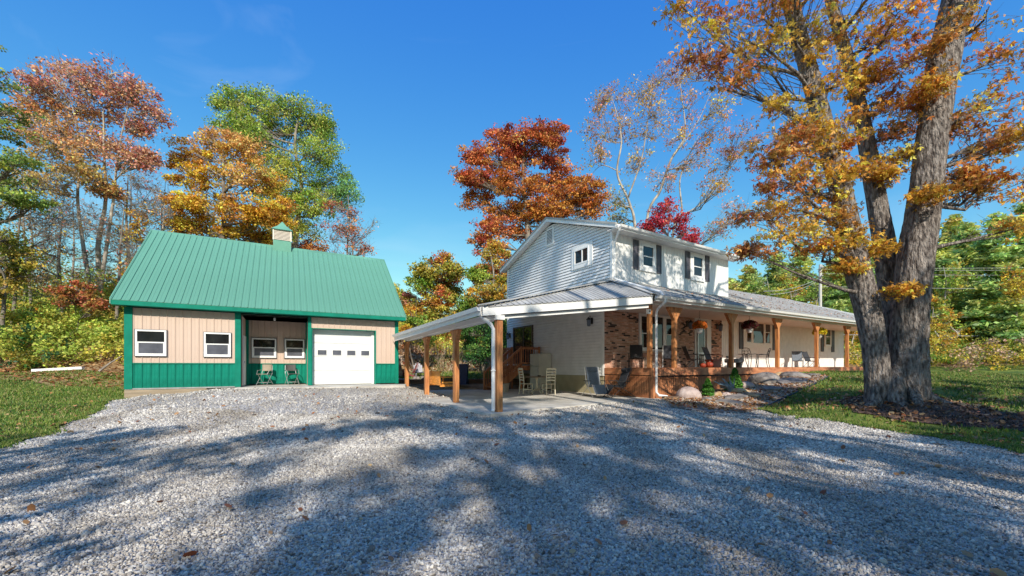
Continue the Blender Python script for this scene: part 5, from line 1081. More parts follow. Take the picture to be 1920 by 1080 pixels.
# ================================================================ trees
def twigs_np(S, Ee, r0, r1, mid=None):
    """three sided tapered sticks from S to E, one bend"""
    n = len(S); D = Ee-S; M = S+D*.5 if mid is None else mid; X = np.cross(D, np.array([.31, .52, .8])); X /= np.linalg.norm(X, axis=1)[:, None]+1e-9; Y_ = np.cross(D, X); Y_ /= np.linalg.norm(Y_, axis=1)[:, None]+1e-9
    r0 = np.broadcast_to(r0, (n,))[:, None]; r1 = np.broadcast_to(r1, (n,))[:, None]; vs = []
    for P, r in ((S, r0), (M, (r0+r1)/2), (Ee, r1)):
        for k in range(3): a = k*2.094; vs.append(P+(X*math.cos(a)+Y_*math.sin(a))*r)
    V = np.stack(vs, 1).reshape(-1, 3); b = np.arange(n)[:, None]*9; F = []
    for s in (0, 3):
        for k in range(3): F.append(np.concatenate([b+s+k, b+s+(k+1) % 3, b+s+3+(k+1) % 3, b+s+3+k], 1))
    return V, np.concatenate(F, 0)
def star_leaves(C, size, r, up=.3):
    """maple leaves: a long middle lobe and two side lobes"""
    n = len(C); N_ = r.normal(size=(n, 3)); N_[:, 2] += up*2; N_ /= np.linalg.norm(N_, axis=1)[:, None]
    T = np.cross(N_, r.normal(size=(n, 3))); T[:, 2] -= .35; T /= np.linalg.norm(T, axis=1)[:, None]; B = np.cross(N_, T); s = (size*r.uniform(.6, 1.35, n))[:, None]; out = []
    for an, L in ((0, 1.0), (1.0, .78), (-1.0, .78)):
        d = T*math.cos(an)+B*math.sin(an); e = np.cross(N_, d); out += [C-T*s*.12, C+d*s*L*.5+e*s*.17, C+d*s*L-N_*s*.12, C+d*s*L*.5-e*s*.17]
    return np.stack(out, 1).reshape(-1, 3)
def L_(u, v, Y, ru, rv, rd=None, c=0):
    p = px(u, v, Y); k = Y/F_PX; return (p.x, p.y, p.z, ru*k, (rd if rd else ru*k), rv*k, c)
def tree(name, label, cat, base, stems, lobes, cols, nsub=10, nleaf=60, lsize=.16, csz=.5, bark=None, seed=0, group=None, star=False, twn=0, limb_r=.09, flat=.6, leafv=.25, up=.35, twr=.02, barkk=8, rough=0):
    """stems: lists of (x,y,z,r); lobes: (x,y,z,rx,ry,rz,colour row); cols: rows of leaf colours"""
    r = np.random.default_rng(seed); bark = bark or M_barkd; t = rootL(name, label, cat, base, 0, group); bx = np.array(base, float)
    tk = MB(); sp = []
    for s in stems:
        P = [Vector(q[:3])-Vector(base) for q in s]; R = [q[3] for q in s]; fine = []; fr_ = []
        for i in range(len(P)-1):
            m = 16 if rough else 5
            for k in range(m):
                f = k/m; p0 = P[max(i-1, 0)]; p3 = P[min(i+2, len(P)-1)]; a, b = P[i], P[i+1]
                q = .5*((2*a)+(b-p0)*f+(2*p0-5*a+4*b-p3)*f*f+(3*a-p0-3*b+p3)*f**3); fine.append(q+Vector(r.normal(0, R[i]*(.008 if rough else .05), 3))); fr_.append(R[i]*(1-f)+R[i+1]*f)
        fine.append(P[-1]); fr_.append(R[-1]); tk.tube(fine, fr_, barkk, rough, len(sp)*.7); sp += [(p, rr) for p, rr in zip(fine, fr_)]
    SP = np.array([tuple(p) for p, _ in sp]); SR = np.array([q for _, q in sp])
    Cs, Ci, St = [], [], []
    for li, lb in enumerate(lobes):
        c = np.array(lb[:3])-bx; rad = np.array(lb[3:6]); d = np.linalg.norm(SP-c, axis=1)+np.maximum(0, SP[:, 2]-c[2]+.25*np.linalg.norm((SP-c)[:, :2], axis=1))*2.0
        j = int(np.argmin(d)); s0 = SP[j]; md = (s0+c)/2+np.array([0, 0, -.06*np.linalg.norm(c-s0)])+r.normal(0, .12*np.linalg.norm(c-s0)**.5, 3)
        rr = min(SR[j]*.7, limb_r); end = c+r.normal(0, .2, 3)*rad
        tk.tube([s0, s0*.55+md*.45+r.normal(0, .05, 3), md, md*.5+end*.5+r.normal(0, .08, 3), end], [rr, rr*.85, rr*.65, rr*.42, rr*.18], 6)
        n = max(2, int(nsub*(.7+.6*r.random()))); q = r.normal(size=(n, 3)); q /= np.linalg.norm(q, axis=1)[:, None]; q *= (r.random((n, 1))**.42); pts = c+q*rad
        Cs.append(pts); Ci += [int(lb[6]) if len(lb) > 6 else 0]*n; f = r.uniform(.25, 1, (n, 1)); St.append(np.where(f < .6, s0+(md-s0)*f/.6, md+(end-md)*(f-.6)/.4))
    C = np.concatenate(Cs); S = np.concatenate(St); n = len(C); mid = (S+C)/2+r.normal(0, .10, (n, 3))
    trunk = tk.build('trunk', bark, t, smooth=True)
    V, F = twigs_np(S, C, twr*1.3, twr*.4, mid)
    if twn:
        s2 = np.repeat(C, twn, 0)*.75+np.repeat(mid, twn, 0)*.25; dd = r.normal(0, 1, s2.shape); dd /= np.linalg.norm(dd, axis=1)[:, None]; e2 = s2+dd*csz*r.uniform(.5, 1.5, (len(s2), 1))+np.array([0, 0, csz*.3]); V2, F2 = twigs_np(s2, e2, twr*.5, twr*.18); F = np.concatenate([F, F2+len(V)]); V = np.concatenate([V, V2])
    np_mesh('twigs', V, 4, bark, t, faces=F)['kind'] = 'stuff'
    if nleaf:
        cnt = r.poisson(nleaf*(.45+1.1*r.random(n))); idx = np.repeat(np.arange(n), cnt); m = len(idx)
        rad = csz*(.6+.8*r.random(n)); q = r.normal(size=(m, 3)); q /= np.linalg.norm(q, axis=1)[:, None]; q *= (r.random((m, 1))**.5)*rad[idx][:, None]; q[:, 2] *= flat
        LCn = C[idx]+q; pal = [np.array(row, float) for row in cols]
        cc = np.array([pal[Ci[i]][r.integers(len(pal[Ci[i]]))] for i in range(n)])*np.exp(r.normal(0, .18, (n, 1))); per = 12 if star else 4
        jc = jitcol(cc[idx], m, r, leafv, .10, per)
        V = star_leaves(LCn, lsize, r, up) if star else leaf_quads(LCn, lsize, r, up)
        np_mesh('crown', V, 4, M_leaf, t, jc)['kind'] = 'stuff'
    return t
def gp(u, Y): p = px(u, 686, Y); return (p.x, Y, gz(p.x, Y)-.2)
def st_(Y, *q):                # stem through pixel points; first entry sits on the terrain
    out = []
    for i, a in enumerate(q):
        u, v, rr = a[:3]; y = Y+(a[3] if len(a) > 3 else 0); p = px(u, v, y); out.append((p.x, y, p.z if (i or v is not None) and v > -9000 else 0, rr))
    return out
def ground_first(s): x, y, z, rr = s[0]; s[0] = (x, y, min(z, gz(x, y))-.2, rr); return s
ORG_ = [(0.717, 0.28, 0.0336), (0.806, 0.37, 0.0448), (0.627, 0.224, 0.0336), (0.806, 0.47, 0.0672), (0.515, 0.157, 0.0336)]
GOLD = [(0.792, 0.432, 0.048), (0.72, 0.336, 0.036), (0.6, 0.36, 0.06), (0.84, 0.54, 0.072), (0.504, 0.24, 0.048)]
RUST = [(.74, .32, .10), (0.582, 0.146, 0.056), (0.672, 0.224, 0.0784), (0.47, 0.101, 0.056), (0.694, 0.314, 0.0896), (0.381, 0.0896, 0.056)]
PINK = [(0.717, 0.32, 0.256), (0.614, 0.23, 0.192), (0.768, 0.41, 0.256), (0.64, 0.333, 0.154), (0.512, 0.192, 0.154)]
OLIV = [(0.425, 0.375, 0.0625), (0.3, 0.325, 0.05), (0.525, 0.4, 0.075), (0.225, 0.25, 0.0375), (0.625, 0.45, 0.0875)]
LIME = [(0.286, 0.416, 0.065), (0.39, 0.494, 0.078), (0.182, 0.312, 0.039), (0.468, 0.494, 0.104), (0.234, 0.364, 0.065)]
DGRN = [(0.056, 0.168, 0.042), (0.084, 0.238, 0.042), (0.042, 0.112, 0.042), (0.14, 0.28, 0.056)]
CRIM = [(0.525, 0.0315, 0.0525), (0.651, 0.0525, 0.084), (0.399, 0.021, 0.0525), (0.578, 0.126, 0.084)]

# the big maple by the drive
bp = (10.6, 11.0, gz(10.6, 11.0)-.1)
def S3(*q): return [(px(u, v, Y).x, Y, px(u, v, Y).z, rr) for u, v, Y, rr in q]
stems = [S3((1650, 764, 10.9, .33), (1645, 700, 10.9, .29), (1638, 640, 10.9, .27), (1622, 560, 10.95, .29), (1601, 480, 11.0, .30), (1577, 360, 11.2, .25), (1545, 240, 11.4, .23), (1513, 120, 11.6, .22), (1480, 0, 11.8, .19), (1450, -100, 12.0, .13), (1420, -220, 12.2, .08)),
         S3((1672, 764, 11.3, .30), (1668, 690, 11.35, .22), (1667, 640, 11.4, .20), (1667, 560, 11.45, .23), (1661, 480, 11.5, .26), (1641, 360, 11.6, .23), (1619, 240, 11.8, .19), (1591, 120, 12.0, .155), (1560, 10, 12.2, .14), (1530, -120, 12.4, .09)),
         S3((1702, 768, 10.8, .46), (1702, 700, 10.8, .42), (1704, 640, 10.8, .39), (1708, 560, 10.8, .39), (1717, 480, 10.8, .37), (1735, 360, 10.8, .345), (1750, 240, 10.8, .325), (1768, 120, 10.9, .34), (1792, 0, 11.0, .30), (1812, -130, 11.1, .22), (1835, -300, 11.3, .10)),
         S3((1768, 120, 10.9, .20), (1805, 40, 10.9, .17), (1850, -60, 11.0, .10)),
         S3((1676, 770, 10.55, .24), (1680, 715, 10.65, .19), (1684, 676, 10.8, .08)), S3((1722, 772, 10.5, .20), (1716, 720, 10.6, .17), (1712, 676, 10.7, .05)), S3((1640, 768, 10.75, .18), (1644, 715, 10.85, .16), (1644, 676, 10.95, .05))]
rcx, rcy = px(1684, 745, 10.85).x, 10.85
for k, an in enumerate((-2.9, -2.2, -1.55, -.9, -.2, .5)):
    dx, dy = math.cos(an), math.sin(an); z_ = lambda d: gz(rcx+dx*d, rcy+dy*d)+.05; sp_k = .12*math.sin(k*2.3)
    stems.append([(rcx+dx*.36, rcy+dy*.25, z_(.4)+.62, .13), (rcx+dx*.58, rcy+dy*.42, z_(.6)+.20, .14), (rcx+dx*.85+sp_k, rcy+dy*.66, z_(.9)+.05, .10), (rcx+dx*1.25+sp_k, rcy+dy*1.0, z_(1.3)-.03, .05)])
lb = []
for u, v, Y, ru, rv, c in [(1290, 20, 10.5, 60, 24, 0), (1350, 60, 10.3, 70, 28, 0), (1330, 110, 10.0, 50, 26, 2), (1370, 150, 10.0, 34, 22, 2), (1415, 30, 10.8, 70, 34, 0), (1430, 95, 10.4, 48, 32, 1), (1480, 30, 11, 70, 42, 1), (1530, 80, 11.4, 56, 50, 1), (1590, 30, 11.8, 60, 48, 0), (1645, 55, 11.4, 48, 42, 0), (1690, 40, 10.6, 44, 44, 0), (1735, 90, 10.3, 36, 34, 2),
                           (1570, 150, 11.2, 40, 40, 1), (1665, 120, 11.2, 34, 36, 2), (1630, 150, 11.6, 40, 34, 0), (1850, 40, 10.6, 70, 38, 0), (1900, 100, 10.4, 50, 44, 0), (1870, 190, 10.4, 50, 40, 0), (1905, 260, 10.2, 42, 40, 1), (1850, 270, 10.5, 46, 34, 2), (1880, 345, 10.2, 56, 28, 0), (1830, 350, 10.4, 40, 22, 2), (1915, 420, 10.2, 40, 34, 1),
                           (1470, 200, 10.4, 42, 16, 1), (1510, 235, 10.8, 40, 26, 1), (1545, 270, 10.8, 44, 34, 0), (1480, 265, 10.5, 48, 22, 2), (1440, 290, 10.3, 40, 22, 2), (1500, 320, 10.3, 60, 28, 0), (1455, 345, 10.2, 50, 20, 2), (1555, 345, 10.7, 50, 32, 0), (1590, 250, 11.2, 34, 44, 1), (1600, 320, 11.0, 34, 34, 0), (1500, 385, 10.2, 66, 22, 0), (1430, 400, 10.0, 50, 15, 2), (1560, 410, 10.6, 50, 28, 1), (1470, 440, 10.0, 60, 16, 1), (1540, 460, 10.3, 46, 18, 0), (1420, 470, 10.0, 34, 9, 2), (1600, 440, 10.8, 34, 26, 1), (1590, 500, 10.8, 22, 10, 1),
                           (1660, 330, 11.2, 20, 16, 0), (1680, 250, 11.2, 40, 16, 2), (1715, 200, 11.0, 24, 14, 2), (1690, 290, 11.2, 34, 8, 1), (1690, 545, 10.3, 11, 7, 0), (1740, 365, 10.2, 24, 8, 1), (1640, 470, 11.0, 30, 12, 1), (1660, 190, 11.4, 34, 24, 2), (1780, 230, 10.8, 30, 16, 2), (1800, 330, 10.6, 34, 12, 2), (1740, 160, 10.3, 26, 20, 0)]: lb.append(L_(u, v, Y, ru, rv, None, c))
rr_ = np.random.default_rng(5)
for k in range(26): lb.append(L_(rr_.uniform(1260, 2150), rr_.uniform(-420, -50), rr_.uniform(9.0, 13.5), 80, 45, None, int(rr_.integers(0, 3))))
MAP = [ORG_+GOLD, GOLD+[(.80, .55, .10)], [(.62, .24, .06), (.70, .32, .06), (.50, .17, .06), (.46, .26, .07)], [(.10, .16, .04), (.2, .12, .05)]]
tree('maple_tree', 'big three stemmed maple with orange leaves standing in a mulch bed', 'tree', bp, stems, lb, MAP, nsub=15, nleaf=26, lsize=.105, csz=.38, bark=M_bark, seed=21, star=True, twn=1, limb_r=.06, flat=.5, twr=.009, up=.5, barkk=72, rough=.045, leafv=.3)

def simple_tree(name, label, Y, u0, top, lobes, cols, r0=.22, seed=0, lean=0, stemsu=None, dY=1.5, **k):
    base = gp(u0, Y); p = px(u0+lean, top, Y); r = np.random.default_rng(seed+99)
    ss = []
    for du, rf in (stemsu or [(0, 1)]):
        P = [base]; m = 5
        for i in range(1, m+1): f = i/m; P.append((base[0]+(p.x-base[0])*f+du*Y/F_PX*f**1.2+r.normal(0, .15), Y+r.normal(0, .2), base[2]+(p.z-base[2])*f))
        ss.append([(*q, r0*rf*(1-.85*i/m)) for i, q in enumerate(P)])
    g_ = k.pop('grow', 1.22); k['nsub'] = int(k.get('nsub', 10)*k.pop('more', 1.55)); k['csz'] = k.get('csz', .5)*k.pop('cs', 1.18)
    lb = [L_(q[0], q[1], Y+r.uniform(-dY, dY), q[2]*g_, q[3]*g_, (q[2]+q[3])*.4*Y/F_PX, q[4] if len(q) > 4 else 0) for q in lobes]
    return tree(name, label, 'tree', base, ss, lb, cols, seed=seed, **k)
# left: tall pink and copper oak
simple_tree('oak_tree', 'tall oak with pinkish copper leaves left of the green shed', 27, 178, 200, [(60, 165, 42, 26, 0), (110, 140, 34, 18, 0), (150, 150, 45, 28, 0), (205, 150, 45, 28, 0), (250, 175, 34, 22, 0), (280, 215, 28, 20, 0), (225, 200, 40, 28, 0), (100, 195, 44, 30, 1), (60, 215, 34, 26, 1), (120, 240, 44, 30, 1), (160, 210, 36, 26, 1), (265, 240, 26, 12, 0), (150, 275, 40, 26, 1), (95, 285, 40, 26, 2), (190, 270, 30, 18, 0), (235, 290, 34, 22, 0), (275, 300, 24, 18, 0), (130, 320, 44, 24, 2), (80, 345, 40, 22, 2), (175, 330, 26, 18, 2), (200, 360, 22, 10, 1), (60, 250, 30, 20, 1)],
            [PINK+[(.74, .40, .22)], [(.70, .38, .16), (.62, .28, .12), (.76, .46, .18)], [(.66, .46, .14), (.60, .38, .12), (.50, .38, .12)]], r0=.20, seed=31, lean=20, stemsu=[(0, 1), (-60, .8), (45, .75)], nsub=17, nleaf=36, lsize=.17, csz=.55, twn=4, bark=M_barkp, limb_r=.12, twr=.025)
simple_tree('larch_tree', 'drooping yellow green conifer at the left picture edge', 20, -60, 40, [(-30, 150, 50, 20), (10, 210, 50, 16), (-10, 250, 60, 16), (20, 300, 50, 14), (-10, 340, 60, 14), (30, 370, 46, 12), (-20, 400, 50, 16), (-60, 100, 50, 30), (-90, 250, 50, 50), (60, 385, 36, 10)], [[(.28, .36, .07), (.40, .42, .08), (.18, .28, .06)]], r0=.3, seed=32, nsub=14, nleaf=60, lsize=.13, csz=.4, flat=.35, twn=2)
simple_tree('maple_tree', 'golden orange maple behind the left half of the shed roof', 29, 420, 260, [(360, 285, 36, 22, 1), (400, 270, 36, 22, 1), (450, 275, 40, 26, 1), (350, 330, 34, 26, 0), (400, 320, 44, 28, 0), (460, 330, 44, 28, 1), (500, 350, 28, 26, 0), (350, 380, 34, 24, 0), (400, 375, 44, 26, 0), (450, 390, 44, 28, 0), (380, 425, 44, 22, 0), (440, 435, 44, 22, 0), (490, 410, 30, 24, 0), (340, 420, 22, 16, 0), (490, 450, 26, 16, 0), (520, 400, 24, 30, 0)],
            [GOLD+[(.84, .62, .09), (.80, .56, .08)], [(.74, .42, .14), (.70, .38, .12), (.80, .50, .12)]], r0=.3, seed=33, grow=1.12, nsub=19, nleaf=80, lsize=.17, csz=.5)
simple_tree('locust_tree', 'tall feathery green and yellow tree behind the cupola', 36, 560, 190, [(430, 190, 26, 16, 0), (480, 185, 34, 18, 0), (530, 200, 38, 22, 0), (580, 225, 36, 22, 0), (440, 225, 30, 20, 0), (490, 240, 40, 28, 0), (545, 260, 44, 28, 0), (600, 285, 34, 28, 0), (520, 310, 44, 28, 1), (570, 325, 44, 30, 0), (615, 340, 34, 26, 0), (640, 360, 22, 22, 2), (545, 375, 44, 28, 1), (590, 385, 34, 26, 0), (560, 425, 34, 26, 1), (600, 240, 18, 14, 0), (520, 420, 26, 30, 1), (570, 465, 28, 18, 3), (490, 290, 34, 26, 0), (460, 255, 26, 20, 0), (510, 350, 30, 26, 1)],
            [LIME+[(.42, .48, .10)], [(.42, .46, .08), (.52, .50, .09), (.32, .38, .07)], [(.18, .36, .13), (.24, .42, .13)], RUST], r0=.35, seed=34, grow=1.42, nsub=23, nleaf=84, lsize=.16, csz=.6, flat=.7, up=.0)
simple_tree('dogwood_tree', 'thin reddish half bare tree behind the right end of the shed roof', 31, 655, 365, [(625, 390, 20, 12), (655, 400, 26, 16), (645, 430, 30, 16), (675, 440, 22, 18), (620, 430, 20, 22), (660, 465, 34, 14), (685, 465, 14, 14)], [RUST+PINK], r0=.14, seed=35, grow=1, more=1, nsub=12, nleaf=15, lsize=.16, csz=.5, twn=6, twr=.02)
simple_tree('sweetgum_tree', 'small rounded orange and green tree in the gap between shed and house', 37, 812, 480, [(825, 490, 20, 14, 0), (848, 505, 14, 16, 1), (800, 505, 22, 16, 1), (830, 525, 26, 16, 0), (790, 530, 20, 16, 2), (820, 555, 30, 18, 0), (850, 550, 14, 22, 1), (795, 575, 24, 20, 0), (835, 590, 30, 20, 1), (772, 570, 14, 22, 3), (765, 600, 20, 20, 4), (870, 600, 26, 14, 2), (880, 570, 14, 12, 2)],
            [RUST+OLIV+GOLD, OLIV, LIME, PINK+OLIV, GOLD], r0=.22, seed=36, grow=1.3, nsub=19, nleaf=70, lsize=.2, csz=.55)
simple_tree('red_oak_tree', 'large russet red oak behind the left gable of the house', 34, 985, 240, [(940, 262, 30, 18, 0), (985, 248, 34, 16, 0), (1030, 252, 26, 18, 0), (890, 290, 26, 16, 0), (935, 300, 36, 20, 0), (985, 295, 40, 22, 0), (1035, 300, 26, 24, 0), (880, 330, 28, 14, 0), (920, 345, 34, 18, 1), (975, 345, 40, 22, 1), (1020, 345, 30, 20, 0), (1060, 340, 28, 20, 1), (1100, 350, 28, 18, 1), (905, 380, 28, 16, 1), (1080, 380, 34, 20, 1), (1035, 385, 36, 18, 1), (970, 390, 34, 20, 1), (1115, 385, 18, 22, 1), (930, 420, 34, 18, 0), (975, 430, 28, 16, 1), (920, 455, 28, 20, 0), (1010, 405, 34, 12, 1)],
            [RUST+[(.72, .26, .10)], [(.60, .22, .05), (.66, .30, .06), (.52, .16, .04), (.56, .26, .07)]], r0=.4, seed=37, grow=1.32, nsub=21, nleaf=78, lsize=.19, csz=.55, flat=.5, twn=1)
simple_tree('hickory_tree', 'yellow and olive lower tree against the back corner of the house', 31, 925, 470, [(920, 480, 26, 20, 0), (945, 500, 22, 20, 1), (915, 520, 28, 20, 1), (940, 545, 20, 22, 0), (905, 555, 30, 16, 0), (895, 520, 14, 10, 2), (930, 570, 26, 16, 1)], [GOLD+OLIV, RUST+OLIV, LIME], r0=.2, seed=38, grow=1.4, nsub=19, nleaf=80, lsize=.17, csz=.45)
# tall nearly bare tree over the house
Y = 36; base = gp(1205, Y)
def S2(*q): return [(px(u, v, Y).x, Y+dy, px(u, v, Y).z, rr) for u, v, dy, rr in q]
ss = [[(base[0], Y, base[2], .24)]+S2((1192, 440, 0, 0.135), (1180, 380, 0, 0.111), (1160, 320, .5, 0.095), (1168, 260, .5, 0.071), (1162, 200, 1, 0.040), (1150, 165, 1, 0.016)), [(base[0]+.5, Y, base[2], .24)]+S2((1208, 430, -.5, 0.119), (1235, 360, -.5, 0.107), (1250, 310, -1, 0.095), (1275, 265, -1, 0.071), (1270, 200, -1, 0.040), (1262, 140, -1, 0.016)),
      S2((1178, 370, 0, 0.079), (1200, 300, -.5, 0.060), (1210, 220, -1, 0.032), (1215, 160, -1, 0.012)), S2((1250, 310, -1, 0.060), (1300, 240, -.5, 0.040), (1330, 180, 0, 0.020), (1345, 150, 0, 0.012)), [(px(1275, 600, Y).x, Y+2, base[2], .2)]+S2((1278, 430, 2, 0.111), (1296, 385, 2, 0.095), (1292, 320, 2, 0.068), (1310, 270, 2, 0.048), (1330, 230, 2, 0.020)), S2((1296, 388, 2, 0.071), (1340, 360, 2, 0.052), (1385, 300, 1, 0.032), (1408, 270, 1, 0.012)), S2((1160, 315, .5, 0.048), (1130, 305, .5, 0.032), (1105, 330, .5, 0.012))]
lob = [L_(u, v, Y+rr_.uniform(-2, 2), ru, rv, 2.2, c) for u, v, ru, rv, c in [(1130, 190, 26, 22, 0), (1165, 185, 28, 26, 0), (1115, 235, 24, 26, 0), (1210, 175, 34, 28, 1), (1250, 150, 34, 24, 0), (1290, 140, 30, 24, 0), (1230, 210, 40, 30, 1), (1290, 200, 40, 28, 0), (1340, 200, 32, 24, 1), (1160, 240, 32, 26, 0), (1215, 260, 40, 24, 1), (1270, 250, 40, 26, 0), (1330, 250, 36, 24, 0), (1375, 260, 24, 22, 0), (1125, 290, 26, 20, 0), (1190, 300, 34, 20, 1), (1310, 300, 38, 20, 0), (1360, 310, 30, 20, 0), (1250, 330, 40, 20, 0), (1400, 275, 18, 14, 0), (1340, 350, 30, 20, 0), (1380, 400, 26, 26, 0), (1350, 430, 26, 20, 0), (1150, 370, 26, 24, 2), (1160, 410, 22, 16, 2)]]
tree('sycamore_tree', 'tall pale barked tree with few pink and gold leaves above the house', 'tree', base, ss, lob, [PINK+GOLD+[(.70, .44, .34)], GOLD+[(.80, .50, .10)], OLIV], nsub=17, nleaf=24, lsize=.17, csz=.7, bark=M_barkp, seed=41, twn=8, limb_r=.09, twr=.022)
simple_tree('japanese_maple', 'small crimson tree showing over the upper roof edge', 30, 1255, 400, [(1250, 390, 22, 16), (1275, 410, 20, 10), (1235, 415, 16, 14), (1262, 425, 26, 12), (1290, 437, 18, 10), (1215, 430, 12, 12), (1300, 448, 12, 8)], [CRIM], r0=.12, seed=42, nsub=13, nleaf=42, lsize=.15, csz=.4)
# thin bare trees on the left hillside
def bare(u, Y, top, seed, label, r0=.16, m=M_barkp, lean=0, cols=None, leaves=3):
    r = np.random.default_rng(seed); base = gp(u, Y); H = px(u, top, Y).z-base[2]; k = Y/F_PX
    ss = [[(*base, r0), (base[0]+lean*k*.3, Y, base[2]+H*.3, r0*.8), (base[0]+lean*k*.7+r.normal(0, .2), Y, base[2]+H*.65, r0*.5), (base[0]+lean*k, Y, base[2]+H, r0*.12)]]
    lb = [(base[0]+lean*k*f+r.normal(0, 1.0+.6*f), Y+r.normal(0, .8), base[2]+H*f, 1.1, .9, 1.1, 0) for f in np.linspace(.42, .98, 9)]
    return tree('bare_tree', label, 'tree', base, ss, lb, [cols or GOLD+PINK], nsub=9, nleaf=leaves, lsize=.15, csz=.7, bark=m, seed=seed, twn=9, limb_r=.05, twr=.017)
for i, (u, Y, top, lab, ln, m) in enumerate([(20, 24, 330, 'slender bare tree at the far left edge of the hillside', 30, M_barkd), (62, 27, 320, 'grey bare tree right of the yellow green conifer', -20, M_barkd), (112, 25, 400, 'pale straight bare trunk left of the copper oak', 6, M_barkp), (132, 28, 380, 'second pale trunk close to the copper oak', 4, M_barkp), (215, 24, 370, 'bare twiggy tree between copper oak and shed', 20, M_barkd), (250, 28, 330, 'bare tree rising behind the shed roof corner', -10, M_barkd), (290, 31, 340, 'greyish bare tree over the left end of the shed ridge', 20, M_barkp), (318, 34, 370, 'thin bare tree touching the golden maple', -16, M_barkd), (45, 30, 400, 'dark bare trunk low on the left hillside', 10, M_barkd), (235, 34, 300, 'distant thin tree with a few yellow leaves', 10, M_barkp), (665, 38, 400, 'faint bare tree behind the reddish dogwood', -6, M_barkd)]):
    bare(u, Y, top, 60+i, lab, lean=ln, m=m, r0=.10+.05*(i % 3 == 2), leaves=4+3*(i % 4 == 1))
# hedge-like masses hugging the terrain
def mass(name, label, box, n, hfn, cols, seed, csz=.45, nleaf=40, lsize=.15, region=None, colfn=None, kind='stuff', flat=.7):
    r = np.random.default_rng(seed); x = r.uniform(box[0], box[1], n); y = r.uniform(box[2], box[3], n)
    if region is not None: k = inpoly(x, y, region); x, y = x[k], y[k]
    n = len(x); h = hfn(x, y)*r.random(n)**.6; z = g(x, y)+h; C = np.stack([x, y, z], 1)
    cnt = r.poisson(nleaf, n); idx = np.repeat(np.arange(n), cnt); m = len(idx); q = r.normal(size=(m, 3)); q /= np.linalg.norm(q, axis=1)[:, None]; q *= (r.random((m, 1))**.5)*csz; q[:, 2] *= flat
    ci = colfn(x, y, r) if colfn is not None else np.zeros(n, int); pal = [np.array(c) for c in cols]
    cc = np.array([pal[k][r.integers(len(pal[k]))] for k in ci])*np.exp(r.normal(0, .2, (n, 1)))
    o = np_mesh(name, leaf_quads(C[idx]+q, lsize, r, .4), 4, M_leaf, None, jitcol(cc[idx], m, r)); tag(o, label, kind=kind); return o
bankp = [(-14.9, 19.6), (-19, 20.4), (-26, 19.6), (-40, 18), (-48, 24), (-40, 34), (-26, 33), (-14, 31), (-12.5, 28.5), (-14.6, 26)]
def bcol(x, y, r):
    v = vnoise(x, y, .35, 11)+r.normal(0, .25, len(x)); c = np.where(v > .25, 1, np.where(v < -.35, 2, 0)); c = np.where((np.abs(x+17.5) < 1.9) & (np.abs(y-21.5) < 1.8) & (r.random(len(x)) < .7), 3, c); return c
mass('bank_vines', 'yellow green vines and brambles covering the left bank', (-48, -12, 18, 34), 5200, lambda x, y: .6+1.7*np.clip(.5+vnoise(x, y, .5, 12), 0, 1.2), [[(.38, .46, .08), (.48, .56, .10), (.30, .40, .06), (.56, .58, .12)], [(.64, .58, .10), (.72, .62, .12), (.54, .50, .08)], DGRN+OLIV, RUST], 51, csz=.42, nleaf=52, lsize=.15, region=bankp, colfn=bcol)
simple_tree('sumac_bush', 'red leaved sumac bush on top of the left bank', 23, 143, 540, [(120, 545, 24, 10), (150, 540, 26, 10), (165, 560, 22, 10), (135, 565, 30, 10), (180, 575, 16, 10)], [[(.48, .15, .07), (.42, .12, .06), (.56, .28, .08), (.40, .30, .08)]], r0=.06, seed=52, nsub=12, nleaf=40, lsize=.14, csz=.32)
simple_tree('ironwood_tree', 'olive green leafy tree low at the left picture edge', 22, 10, 430, [(10, 450, 34, 20), (30, 480, 34, 22), (-10, 500, 34, 26), (30, 520, 30, 20), (0, 540, 40, 22)], [OLIV], r0=.12, seed=53, nsub=14, nleaf=60, lsize=.14, csz=.4)
simple_tree('birch_sapling', 'yellow leaved sapling behind the left rake of the shed roof', 26, 250, 420, [(245, 480, 16, 18), (255, 440, 18, 14), (262, 410, 14, 12), (240, 515, 14, 14)], [GOLD], r0=.06, seed=54, nsub=10, nleaf=22, lsize=.14, csz=.4, twn=3)
mass('understory', 'thin yellow and green saplings among the trunks on the left hillside', (-40, -11, 24, 36), 1500, lambda x, y: 2.0+3.2*np.clip(.5+vnoise(x, y, .3, 18), 0, 1.2), [GOLD, LIME, OLIV, LIME], 60, csz=.7, nleaf=26, lsize=.16, colfn=lambda x, y, r: r.integers(0, 4, len(x)))
# behind shed and carport
mass('hillside_shrubs', 'mixed green and orange shrubs on the slope behind the carport', (-16, 12, 27, 46), 3600, lambda x, y: .6+1.6*np.clip(.5+vnoise(x, y, .4, 14), 0, 1.2), [[(.42, .50, .08), (.52, .56, .10), (.34, .44, .07), (.60, .58, .12)], [(.80, .62, .10), (.72, .50, .08), (.62, .46, .10)], DGRN+LIME, RUST+PINK], 55, csz=.6, nleaf=46, lsize=.2,
     region=[(-13, 28.6), (-9.5, 28.2), (-8, 31), (-1.5, 31.6), (1, 33), (6, 33), (10, 36), (10, 46), (-16, 46), (-16, 30)], colfn=lambda x, y, r: np.where(x > -1.2, 2, r.choice([0, 0, 0, 1, 1, 3], size=len(x))))
simple_tree('holly_bush', 'dark evergreen bush left of the side stairs', 28, 905, 600, [(905, 625, 22, 20, 0), (880, 640, 18, 18, 0), (925, 640, 16, 20, 0), (900, 665, 26, 18, 0), (870, 618, 12, 10, 1), (930, 610, 12, 14, 0), (895, 600, 16, 10, 1)], [DGRN, [(.10, .22, .05)]], r0=.1, seed=56, grow=1.0, nsub=16, nleaf=70, lsize=.12, csz=.4)
